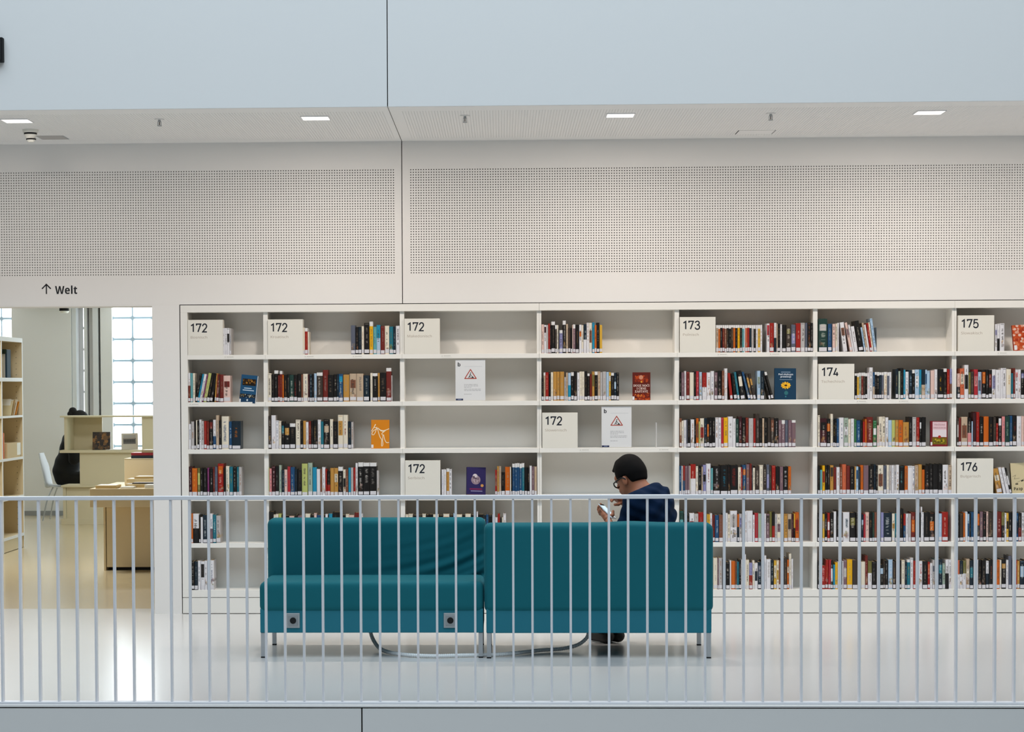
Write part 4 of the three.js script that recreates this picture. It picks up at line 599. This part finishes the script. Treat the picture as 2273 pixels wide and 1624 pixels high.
  // clothing
  const shirtF = (x, y, z) => {
    const fold = 0.005 * Math.sin(48 * (y - 0.8 * (x - 2.6)) + 3 * Math.sin(17 * x)) * Math.min(1, Math.max(0, (x - 2.5) * 5)) + 0.003 * Math.sin(80 * (y + 0.5 * x) + 2 * Math.sin(25 * z));
    const b = joined([...torsoF, ...upper], 0.05)(x, y, z) - 0.007 + fold;
    const dn = (x - neck[0]) * -0.42 + (y - neck[1]) * 0.9 + (z - neck[2]) * -0.1 - 0.028;   // neckline
    const cutL = ((x - elL[0]) * (shL[0] - elL[0]) + (y - elL[1]) * (shL[1] - elL[1]) + (z - elL[2]) * (shL[2] - elL[2])) / 0.29;
    return Math.max(b, dn, 0.5 - y);
  };
  mesh('t_shirt', surface(shirtF, [2.28, 0.46, 1.62], [2.95, 1.1, 2.33], 0.0085), NAVY, t);
  mesh('trousers', surface((x, y, z) => Math.max(joined([hips, ...thighs], 0.04)(x, y, z) - 0.008, y - 0.62, 0.06 - y), [2.2, 0.02, 1.53], [2.9, 0.68, 2.32], 0.012), TROUSER, t);
  mesh('shoes', surface((x, y, z) => Math.max(Math.min(feet[0](x, y, z), feet[1](x, y, z)), 0.002 - y), [2.24, -0.02, 1.48], [2.54, 0.12, 1.84], 0.007), std(0x0a0a0b, 0.6), t);
  const skull = ellipsoid(at(-0.012, 0.034, 0), [0.104, 0.108, 0.084], [f, u, l]), nape = capsule(at(-0.05, 0.0, 0), at(-0.046, -0.06, 0), 0.066, 0.058);
  mesh('hair', surface((x, y, z) => {
    const p = [x - H[0], y - H[1], z - H[2]], a = p[0] * f[0] + p[1] * f[1] + p[2] * f[2], b = p[0] * u[0] + p[1] * u[1] + p[2] * u[2], c = p[0] * l[0] + p[1] * l[1] + p[2] * l[2];
    // hairline: high over the brow, level above the ear, lower behind it
    const step = (e0, e1, v) => { const q = Math.max(0, Math.min(1, (v - e0) / (e1 - e0))); return q * q * (3 - 2 * q); };
    const low = -0.056 + 0.056 * step(-0.045, -0.02, a) + 0.05 * step(0.078, 0.092, a);
    const back = smin(skull(x, y, z), nape(x, y, z), 0.03) + 0.0005 * Math.sin(c * 900 + a * 300);
    const tuft = capsule(at(0.05, 0.098, 0.0), at(0.104, 0.08, 0.006), 0.03, 0.009)(x, y, z);
    const trim = -smin(-back, -(low - b), 0.012);   // soft edge at the hairline
    return smin(trim, tuft, 0.03);
  }, [2.38, 0.94, 1.85], [2.7, 1.26, 2.15], 0.005), HAIR, t);
  const tube = (pts, r) => new THREE.TubeGeometry(new THREE.CatmullRomCurve3(pts.map(p => V(...p))), 24, r, 8);
  const rim = s => { const pts = []; for (let k = 0; k <= 16; k++) { const a = k / 16 * 2 * Math.PI; pts.push(at(0.098, -0.018 + 0.019 * Math.sin(a), s * 0.033 + 0.026 * Math.cos(a))); } return tube(pts, 0.0042); };
  mesh('glasses', [rim(1), rim(-1), tube([at(0.099, -0.01, -0.008), at(0.104, -0.008, 0), at(0.099, -0.01, 0.008)], 0.003), tube([at(0.097, -0.008, 0.06), at(0.06, -0.006, 0.076), at(0.0, -0.006, 0.083), at(-0.02, -0.024, 0.082)], 0.0042), tube([at(0.097, -0.008, -0.06), at(0.06, -0.006, -0.076), at(0.0, -0.006, -0.083), at(-0.02, -0.024, -0.082)], 0.0042)], std(0x08080a, 0.3), t);
  const ph = thing('phone', 'white smartphone held in the seated man\'s hands', 'phone', [2.393, 0.866, 1.964]);
  const ax = V(-0.62, 0.66, -0.42).normalize(), nz = V(0.55, 0.62, 0.22); nz.addScaledVector(ax, -nz.dot(ax)).normalize(); const sx = new THREE.Vector3().crossVectors(ax, nz);
  ph.quaternion.setFromRotationMatrix(new THREE.Matrix4().makeBasis(sx, ax, nz));
  mesh('case', rbox(-0.034, 0.034, -0.066, 0.066, -0.004, 0.004, 0.004), std(0xdfe6ea, 0.3), ph); mesh('bezel', box(-0.031, 0.031, 0.049, 0.063, 0.004, 0.0044), M.black, ph);
  mesh('screen', box(-0.031, 0.031, -0.052, 0.0485, 0.004, 0.0044), new THREE.MeshStandardMaterial({ color: 0xcfe0ea, roughness: 0.15, emissive: 0xbfe0f0, emissiveIntensity: 0.5 }), ph);
}
// ---------------------------------------------------------------- reading room behind the opening
{
  const BX = [-7, -5.06, -4.652, -3.87];
  const w = structure('wall_reading_room', 'white walls of the reading room behind the doorway'); w.userData.category = 'wall';
  const zb = -11.7, roomWall = M.paint;
  mesh('back_wall', [box(-7.2, -5.06, 0, 2.74, zb - 0.3, zb), box(-4.65, -3.872, 0, 2.74, zb - 0.3, zb), box(-5.06, -4.65, 0, 0.1, zb - 0.3, zb), box(-5.06, -4.65, 2.7, 2.74, zb - 0.3, zb)], roomWall, w);
  mesh('back_wall', [box(-3.49, -3.338, 0, 2.74, zb - 0.3, zb), box(-2.262, 0.9, 0, 2.74, zb - 0.3, zb), box(-3.338, -2.262, 0, 0.34, zb - 0.3, zb)], roomWall, w);
  mesh('niche', [box(-3.872, -3.49, 0, 2.74, zb - 0.62, zb - 0.6)], roomWall, w);
  mesh('side_wall', [box(-7.2, -7, 0, 2.74, zb, -0.3), box(0.9, 1.1, 0, 2.74, zb, -0.3)], roomWall, w);
  mesh('end_wall', [box(-0.83, 1.1, 0, 2.74, -0.42, -0.32)], roomWall, w);
  mesh('outside', box(-7.2, 1.1, 0, 2.74, zb - 0.9, zb - 0.8), M.dark, w);
  const c = structure('ceiling_reading_room', 'white ceiling of the reading room'); c.userData.category = 'ceiling';
  mesh('ceiling_slab', box(-7.2, 1.1, 2.74, 2.9, zb - 0.9, -0.3), M.paint, c);
  const s = structure('baseboard_back', 'grey baseboard of the reading room'); s.userData.category = 'baseboard';
  mesh('board', box(-7, -3.872, 0, 0.06, zb, zb + 0.012), std(0xa3a3a3, 0.6), s);
  // niche with its posts and a narrow lit strip
  const d = structure('trim_1', 'pale posts and frames beside the reading room window'); d.userData.category = 'trim';
  mesh('post', rbox(-3.869, -3.809, 0, 2.74, zb - 0.2, zb - 0.02, 0.006), M.white, d); mesh('frame', rbox(-3.714, -3.674, 0, 2.74, zb - 0.2, zb - 0.05, 0.004), M.white, d);
  mesh('gap', box(-3.674, -3.66, 0, 2.74, zb - 0.22, zb - 0.18), M.dark, d); mesh('leaf', box(-3.66, -3.597, 0, 2.74, zb - 0.16, zb - 0.12), M.white, d); mesh('post', rbox(-3.597, -3.52, 0, 2.74, zb - 0.18, zb - 0.01, 0.01), M.white, d); mesh('gap', box(-3.52, -3.49, 0, 2.74, zb - 0.22, zb - 0.16), M.dark, d);
  // windows: square panes with rounded corners in a pale grid
  const pane = new THREE.MeshStandardMaterial({ color: 0xffffff, emissive: new THREE.Color().setRGB(0.86, 0.95, 1.0), emissiveIntensity: 2.6, roughness: 0.3 });
  const rounded = (w, h, r) => { const p = new THREE.Shape(); p.moveTo(r, 0); p.lineTo(w - r, 0); p.quadraticCurveTo(w, 0, w, r); p.lineTo(w, h - r); p.quadraticCurveTo(w, h, w - r, h); p.lineTo(r, h); p.quadraticCurveTo(0, h, 0, h - r); p.lineTo(0, r); p.quadraticCurveTo(0, 0, r, 0); return p; };
  const pg = new THREE.ShapeGeometry(rounded(0.247, 0.252, 0.03), 4), ps = new THREE.ShapeGeometry(rounded(0.132, 0.252, 0.03), 4), pt = new THREE.ShapeGeometry(rounded(0.028, 0.25, 0.01), 4);
  const frameMat = new THREE.MeshPhysicalMaterial({ color: 0xb9ccd8, roughness: 1, transmission: 0.12, thickness: 0 });   // translucent grid of the glass blocks
  for (const [n, x0, cols, geo, pitch, label] of [[1, -3.335, 4, pg, 0.2685, 'bright window of square panes at the end of the reading room'], [2, -5.05, 1, pg, 0.2685, 'narrow bright window above the birch bookcase']]) {
    const win = structure('window_' + n, label); win.userData.category = 'window'; const xs = []; for (let i = 0; i < cols; i++) xs.push(x0 + i * pitch); if (n === 2) xs.push(-4.786);
    const W = n === 1 ? 1.073 : 0.4; mesh('window_frame', box(x0 - 0.003, x0 + W, n === 1 ? 0.34 : 0.1, 2.74, zb - 0.06, zb - 0.058), frameMat, win);
    mesh('daylight_glass', box(x0 - 0.003, x0 + W, n === 1 ? 0.34 : 0.1, 2.74, zb - 0.1, zb - 0.09), pane, win);
    for (const x of xs) for (let j = 0; j < 9; j++) { const y = 2.559 - 0.256 + 0.278 - j * 0.2782; if (y < (n === 1 ? 0.34 : 0.1) || y > 2.69) continue; const m = mesh('pane', x === -4.786 ? ps : pg, pane, win); m.position.set(x, Math.min(y, 2.74 - 0.26), zb - 0.0545); if (y > 2.48) { m.scale.y = (2.735 - y) / 0.256; m.position.y = y; } }
  }
  const slit = structure('window_3', 'very narrow lit strip of window between the pale posts'); slit.userData.category = 'window';
  mesh('window_frame', box(-3.809, -3.714, 0, 2.74, zb - 0.25, zb - 0.2), M.white, slit);
  for (let j = 0; j < 9; j++) { const m = mesh('pane', pt, pane, slit); m.position.set(-3.752, 2.559 - 0.253 + 0.15 - j * 0.2782, zb - 0.199); }
  // daylight also comes in through a window in the side wall, out of the frame
  const side = structure('window_4', 'large side window of the reading room'); side.userData.category = 'window';
  mesh('window_frame', [box(0.86, 0.9, 0.2, 0.26, -11.3, -7.7), box(0.86, 0.9, 2.54, 2.6, -11.3, -7.7), ...[-11.3, -9.53, -7.76].map(z => box(0.86, 0.9, 0.26, 2.54, z, z + 0.06))], M.white, side);
  mesh('pane', box(0.88, 0.89, 0.26, 2.54, -11.24, -7.76), std(0xffffff, 0.3, { emissive: new THREE.Color().setRGB(0.6, 0.86, 1), emissiveIntensity: 0.3 }), side);
  area(new THREE.Color().setRGB(0.48, 0.8, 1), 1.9, 3.4, 2.2, [0.85, 1.4, -9.5], [-4, 1.4, -9.5]);
  area(new THREE.Color().setRGB(0.86, 0.95, 1), 2.6, 1.0, 2.2, [-2.8, 1.5, zb - 0.03], [-2.8, 1.5, 0]);
  area(new THREE.Color().setRGB(0.86, 0.95, 1), 2.6, 0.36, 2.2, [-4.85, 1.5, zb - 0.03], [-4.85, 1.5, 0]);
}
for (const [x, z, label] of [[-3.0, -3.6, 'square ceiling light just inside the reading room'], [-2.4, -7.4, 'square ceiling light over the birch counter']]) {
  const t = thing('ceiling_panel_light', label, 'lamp', [x, 2.74, z], 'ceiling lights of the reading room');
  mesh('frame', [box(-0.31, 0.31, -0.01, 0, 0.3, 0.31), box(-0.31, 0.31, -0.01, 0, -0.31, -0.3), box(-0.31, -0.3, -0.01, 0, -0.3, 0.3), box(0.3, 0.31, -0.01, 0, -0.3, 0.3)], M.white, t); mesh('diffuser', box(-0.3, 0.3, -0.006, -0.001, -0.3, 0.3), new THREE.MeshStandardMaterial({ color: 0xffffff, emissive: 0xeaf4ff, emissiveIntensity: 2 }), t);
  area(new THREE.Color().setRGB(0.9, 0.96, 1.0), z > -5 ? 74 : 22, 0.58, 0.58, [x, 2.725, z], [x, 0, z]);
}
{
  const t = thing('smoke_detector', 'small cream smoke detector hanging at the head of the doorway', 'smoke detector', [-3.79, 2.74, -10.9]);
  mesh('base', cyl(0.09, 0.075, 0, -0.0375, 0, 28, 0.1), M.plastic, t); mesh('slots', cyl(0.06, 0.035, 0, -0.0925, 0, 24), M.black, t); mesh('body', cyl(0.05, 0.025, 0, -0.1225, 0, 24, 0.065), M.plastic, t);
}
// birch bookcase by the doorway
{
  const t = thing('birch_bookcase', 'tall birch bookcase with white edges inside the doorway', 'bookcase', [-3.27, 0, -6.36]);
  const D = 0.34, bays = [0.03, 0.925, 1.84];
  for (const z of bays) mesh('side_panel', rbox(-D, 0, 0, 2.18, z - 0.03, z, 0.002), M.birch, t);
  for (const z of bays) mesh('edge_band', box(0, 0.002, 0, 2.18, z - 0.03, z), M.white, t);
  mesh('back_panel', box(-D - 0.008, -D, 0, 2.18, 0, 1.84), M.birch, t);
  mesh('plinth', box(-0.03, -0.01, 0.005, 0.12, 0.03, 1.81), M.birch, t);
  for (let b = 0; b < 2; b++) for (const [y, th, tilt] of [[2.135, 0.045, 0], [1.73, 0.038, 0], [1.36, 0.022, 0], [0.925, 0.026, 0], [0.525, 0.028, 0], [0.125, 0.03, 0]]) {
    const z0 = bays[b] + 0.0005, z1 = bays[b + 1] - 0.0305; const s = mesh('shelf_board', box(-D, -0.001, y, y + th, z0, z1), M.birch, t); mesh('edge_band', box(-0.001, 0.002, y, y + th, z0, z1), M.white, s);
  }
  for (let b = 0; b < 1; b++) for (let k = 0; k < 34; k++) for (const x of [-0.06, -0.26]) if (k * 0.06 + 0.16 < 2.1) { const h = mesh('pin_hole', new THREE.CylinderGeometry(0.004, 0.004, 0.001, 6).rotateX(Math.PI / 2), M.dark, t); h.position.set(x, 0.18 + k * 0.06, 0.0302); }
  const names = ['pale pink', 'white', 'lavender', 'cream', 'pale grey', 'dark blue'], cols = [0xdcb9ad, 0xe6e4e0, 0x8d86a8, 0xe6dcc8, 0xd8d6d2, 0x173a50];
  for (let k = 0; k < 6; k++) {   // books standing on the upper shelf, spines out of the case
    const h = k === 5 ? 0.29 : 0.245, o = thing('slim_volume', `${names[k]} upright book on the birch bookcase's upper shelf`, 'book', [-3.46 + k * 0.021, 1.768, -6.0], 'books in the birch bookcase');
    mesh('cover', rbox(-0.01, 0.01, 0, h, -0.16, 0, 0.002), std(cols[k], 0.5), o); mesh('page_block', box(-0.007, 0.007, 0.004, h + 0.001, -0.155, -0.004), M.pages, o);
  }
  const f = thing('file_book', 'dark green book lying across the others in the birch bookcase', 'book', [-3.38, 2.016, -6.08]); mesh('cover', rbox(-0.11, 0.03, 0, 0.045, -0.09, 0.09, 0.003), std(0x173630, 0.5), f); mesh('page_block', box(-0.112, -0.105, 0.005, 0.04, -0.085, 0.085), M.pages, f);
  const pc = [0xd98a2a, 0xe3d8c2, 0xb99a6a, 0xd6c7a0]; ['orange', 'cream', 'tan', 'beige'].forEach((n, k) => { const o = thing('leaning_magazine', `${n} magazine slumped on the birch bookcase's middle shelf`, 'magazine', [-3.3, 1.3825, -6.18 + k * 0.075], 'magazines slumped in the birch bookcase'); o.rotation.x = -0.85 + k * 0.08; mesh('cover', box(-0.2, 0, 0, 0.24 - k * 0.02, 0, 0.006), std(pc[k], 0.5), o); mesh('print', box(-0.18, -0.02, 0.12, 0.2, 0.0061, 0.0066), M.paper, o); });
  const ob = thing('orange_volume', 'orange book on the lower shelf of the birch bookcase', 'book', [-3.29, 0.951, -5.6]); mesh('cover', rbox(-0.16, 0, 0, 0.26, -0.017, 0.017, 0.002), std(0xd2661c, 0.5), ob); mesh('page_block', box(-0.162, -0.155, 0.004, 0.255, -0.014, 0.014), M.pages, ob);
  const bx = thing('storage_box', 'cardboard box with a white label on the birch bookcase', 'box', [-3.29, 0.951, -6.18]); mesh('body', rbox(-0.2, 0, 0, 0.15, -0.14, 0.44, 0.003), std(0xcbb389, 0.7), bx); mesh('label', box(0, 0.0015, 0.02, 0.145, -0.14, 0.02), M.paper, bx);
}
// birch counter with an open upper shelf
{
  const t = thing('birch_counter', 'birch counter with open upper shelf in the reading room', 'counter', [0, 0, -9.87]); const d = 0.42, b = M.birchLight;
  mesh('top_board', rbox(-3.635, -2.0, 1.303, 1.322, -d, 0.02, 0.003), b, t); mesh('end_panel', rbox(-3.588, -3.55, 0.905, 1.303, -d, -0.01, 0.002), b, t); mesh('back_panel', box(-3.55, -3.2, 0.905, 1.303, -d, -d + 0.02), b, t); mesh('post', rbox(-2.642, -2.3, 0.905, 1.303, -d, -0.02, 0.002), b, t);
  mesh('middle_board', rbox(-3.642, -2.0, 0.872, 0.905, -d, 0.02, 0.003), b, t); mesh('front_panel', rbox(-3.405, -2.0, 0.48, 0.872, -0.06, -0.02, 0.002), b, t);
  mesh('bench_top', rbox(-3.628, -2.0, 0.455, 0.48, -d, 0.03, 0.003), b, t); mesh('end_panel', rbox(-3.61, -3.575, 0.07, 0.455, -d, 0, 0.002), b, t); mesh('lower_panel', box(-3.572, -2.0, 0.07, 0.455, -0.04, -0.02), b, t); mesh('plinth', rbox(-3.635, -2.0, 0.0, 0.07, -d, 0.01, 0.002), b, t);
  const a = thing('dark_picture_book', 'dark brown picture book standing on the counter shelf', 'book', [-3.26, 0.906, -9.95]); a.rotation.x = -0.1;
  mesh('cover', rbox(0, 0.218, 0, 0.218, -0.02, 0, 0.002), std(0x2a1c12, 0.4), a);
  mesh('print', new THREE.PlaneGeometry(0.215, 0.215).translate(0.109, 0.109, 0.0005), new THREE.MeshStandardMaterial({ roughness: 0.4, map: canvasTex(128, 128, (c, w, h) => { c.fillStyle = '#22160c'; c.fillRect(0, 0, w, h); for (let i = 0; i < 90; i++) blob(c, rnd() * w, rnd() * h, 4 + rnd() * 14, ['#4a331a', '#2b1c10', '#6b4a24', '#8a5f2c', '#1a100a'][i % 5]); }) }), a);
  const p = thing('photo_book', 'pale book with a grey group photograph standing on the counter shelf', 'book', [-2.9, 0.906, -9.93]); p.rotation.set(-0.12, 0.12, 0.03);
  mesh('cover', rbox(0, 0.2, 0, 0.2, -0.018, 0, 0.002), std(0xcfc4b2, 0.5), p);
  mesh('print', new THREE.PlaneGeometry(0.15, 0.11).translate(0.098, 0.125, 0.0005), new THREE.MeshStandardMaterial({ roughness: 0.4, map: canvasTex(128, 96, (c, w, h) => { c.fillStyle = '#55504a'; c.fillRect(0, 0, w, h); c.fillStyle = '#a8a29a'; c.fillRect(0, 0, w, 34); for (let i = 0; i < 9; i++) { blob(c, 10 + i * 13, 40, 5, '#b9a894'); c.fillStyle = i % 2 ? '#2c2926' : '#3a3632'; c.fillRect(4 + i * 13, 46, 11, 32); } }) }), p);
  const q = thing('loose_paper', 'white sheet of paper on the counter shelf', 'paper', [-2.98, 0.9055, -9.9]); mesh('sheet', box(-0.1, 0.08, 0, 0.004, -0.1, 0.04), M.paper, q); mesh('fold', box(-0.06, 0.02, 0.004, 0.007, -0.05, 0.03), M.paper, q);
}
// front table with its drawer cabinet
{
  const t = thing('birch_table', 'birch table with a deep apron and cabinet near the doorway', 'table', [0, 0, -3.4]);
  mesh('table_top', rbox(-1.985, -0.6, 0.587, 0.754, -1.3, 0, 0.003), M.birch, t); mesh('cabinet', rbox(-1.875, -0.75, 0.03, 0.587, -1.0, -0.2, 0.003), M.birch, t); mesh('side_board', rbox(-1.9, -1.881, 0.0, 0.587, -1.0, -0.195, 0.002), M.birch, t); mesh('foot', box(-1.8, -0.8, 0, 0.03, -0.95, -0.26), M.dark, t);
  const b = thing('wood_box', 'plain birch box standing on the table', 'box', [-1.815, 0.754, -4.2]); mesh('body', rbox(0, 0.7, 0, 0.237, -0.3, 0, 0.003), M.birch, b); mesh('lid', rbox(-0.002, 0.702, 0.2372, 0.244, -0.302, 0.002, 0.002), M.birchLight, b);
  [['dark blue', 0x16202c, 0], ['red', 0x8a1f26, 0.027], ['tan', 0x9a8a6a, 0.053]].forEach(([n, col, y], k) => { const o = thing('flat_book', `${n} book lying on the birch box`, 'book', [-1.755 + (k === 2 ? 0.1 : 0), 0.9985 + y, -4.22], 'books stacked on the birch box'); mesh('cover', rbox(0, 0.4, 0, 0.0255, -0.22, 0, 0.003), std(col, 0.4), o); mesh('page_block', box(0.399, 0.402, 0.004, 0.022, -0.21, -0.01), M.pages, o); });
  [[-1.94, 0.19, 0.026, 0xc9ad78, -3.44, 'tan slipcased book', 0], [-1.72, 0.12, 0.012, 0xe8e4da, -3.46, 'white open brochure', 0], [-1.7, 0.3, 0.03, 0xcdb27e, -3.6, 'tan boxed volume under the black folder', 0], [-1.64, 0.3, 0.012, 0x15120f, -3.62, 'black folder', 0.03], [-1.71, 0.34, 0.03, 0xd9c08e, -3.72, 'cream stack of magazines', 0.042], [-1.64, 0.3, 0.02, 0xc2a469, -3.74, 'brown paper folder', 0.072], [-1.5, 0.16, 0.03, 0xf0eee8, -3.47, 'crumpled white paper', 0]].forEach(([x, w, h, col, z, n, y]) => { const o = thing('table_print', `${n} on the birch table`, 'book', [x, 0.7545 + y, z], 'printed matter on the birch table'); mesh('cover', rbox(0, w, 0, h, -0.24, 0, 0.003), std(col, 0.6), o); mesh('sheet', box(0.008, w - 0.012, h, h + 0.0022, -0.22, -0.02), M.paper, o); });
}
// white shell chair and the reader in black
{
  const t = thing('shell_chair', 'white shell chair with thin metal legs behind the counter', 'chair', [-3.73, 0, -10.62]);
  const sh = surface((x, y, z) => { const seat = Math.max(Math.abs(y + 0.02 * Math.cos(x * 5)) - 0.008, Math.hypot(x, z) - 0.23); const bx = x + 0.235 + Math.max(0, y) * 0.2, back = Math.max(Math.abs(bx - z * z * 0.5) - 0.009, Math.abs(z) - 0.2 + Math.max(0, y - 0.25) * 0.5, y - 0.4, -y - 0.02); return smin(seat, back, 0.06); }, [-0.42, -0.08, -0.28], [0.28, 0.46, 0.28], 0.012).translate(0, 0.45, 0);
  mesh('shell', sh, std(0xdfe3e6, 0.4), t);
  for (const [x, z] of [[-0.18, 0.18], [-0.18, -0.18], [0.18, 0.18], [0.18, -0.18]]) { const c = new THREE.CatmullRomCurve3([V(x * 0.7, 0.44, z * 0.7), V(x * 1.05, 0.3, z * 1.0), V(x * 1.4, 0.01, z * 1.15)]); mesh('leg', new THREE.TubeGeometry(c, 10, 0.009, 8), M.chrome, t); }
  const p = thing('person', 'reader in black with hair in a bun, bent over behind the counter', 'person', [-3.7, 0, -10.62]);
  const B = [[1, 0, 0], [0, 1, 0], [0, 0, 1]];
  const tor = [ellipsoid([-0.03, 0.62, 0], [0.145, 0.2, 0.17], B), capsule([-0.02, 0.62, 0], [0.05, 0.98, 0], 0.14, 0.12), capsule([0.06, 1.03, 0.16], [0.06, 1.03, -0.16], 0.06, 0.06), capsule([0.06, 1.02, 0.17], [0.12, 0.78, 0.22], 0.055, 0.045), capsule([0.12, 0.78, 0.22], [0.34, 0.86, 0.12], 0.045, 0.035), capsule([0.06, 1.02, -0.17], [0.12, 0.78, -0.22], 0.055, 0.045), capsule([0.12, 0.78, -0.22], [0.34, 0.86, -0.12], 0.045, 0.035)];
  const leg = [capsule([0, 0.54, 0.09], [0.4, 0.52, 0.11], 0.085, 0.065), capsule([0.4, 0.52, 0.11], [0.36, 0.08, 0.1], 0.06, 0.045), capsule([0, 0.54, -0.09], [0.4, 0.52, -0.11], 0.085, 0.065), capsule([0.4, 0.52, -0.11], [0.36, 0.08, -0.1], 0.06, 0.045), capsule([0.35, 0.045, 0.1], [0.47, 0.035, 0.1], 0.042, 0.034), capsule([0.35, 0.045, -0.1], [0.47, 0.035, -0.1], 0.042, 0.034)];
  const hd = [ellipsoid([0.17, 1.25, 0], [0.1, 0.115, 0.078], B), ellipsoid([0.21, 1.19, 0], [0.065, 0.07, 0.055], B), capsule([0.08, 1.05, 0], [0.15, 1.18, 0], 0.055, 0.05), capsule([0.27, 1.21, 0], [0.285, 1.19, 0], 0.01, 0.012)];
  const fin = [0.12, -0.12].flatMap(z => [capsule([0.34, 0.86, z], [0.4, 0.89, z * 0.8], 0.03, 0.022), ...[0, 1, 2, 3].map(k => capsule([0.4, 0.89, z * 0.8 + (k - 1.5) * 0.019], [0.46, 0.89 + k * 0.004, z * 0.7 + (k - 1.5) * 0.02], 0.0095, 0.008)), capsule([0.37, 0.88, z * 0.6], [0.41, 0.905, z * 0.45], 0.01, 0.0085)]);
  mesh('body', [surface((x, y, z) => joined([...tor, ...leg], 0.04)(x, y, z) + 0.006, [-0.25, -0.02, -0.32], [0.6, 1.12, 0.32], 0.016), surface(joined([...hd, ...fin], 0.012), [0.02, 0.8, -0.2], [0.5, 1.4, 0.2], 0.007)], SKIN, p);
  mesh('black_clothes', surface((x, y, z) => Math.min(Math.max(joined(tor, 0.05)(x, y, z) - 0.012 + 0.004 * Math.sin(40 * y + 9 * x), 0.45 - y), Math.max(joined(leg, 0.03)(x, y, z) - 0.008, y - 0.66)), [-0.26, -0.03, -0.34], [0.6, 1.16, 0.34], 0.014), std(0x07080b, 0.85), p);
  mesh('hair', surface((x, y, z) => Math.min(Math.max(ellipsoid([0.155, 1.262, 0], [0.112, 0.122, 0.088], B)(x, y, z), Math.min(x - 0.2, 1.27 - y) > 0 ? 0.02 : -1, 1.14 - y), ellipsoid([0.065, 1.375, 0.0], [0.05, 0.045, 0.048], B)(x, y, z), ellipsoid([0.04, 1.335, 0.0], [0.045, 0.04, 0.045], B)(x, y, z)), [-0.05, 1.1, -0.12], [0.3, 1.45, 0.12], 0.008), std(0x0c0708, 0.8), p);
}
renderer.render(scene, camera);
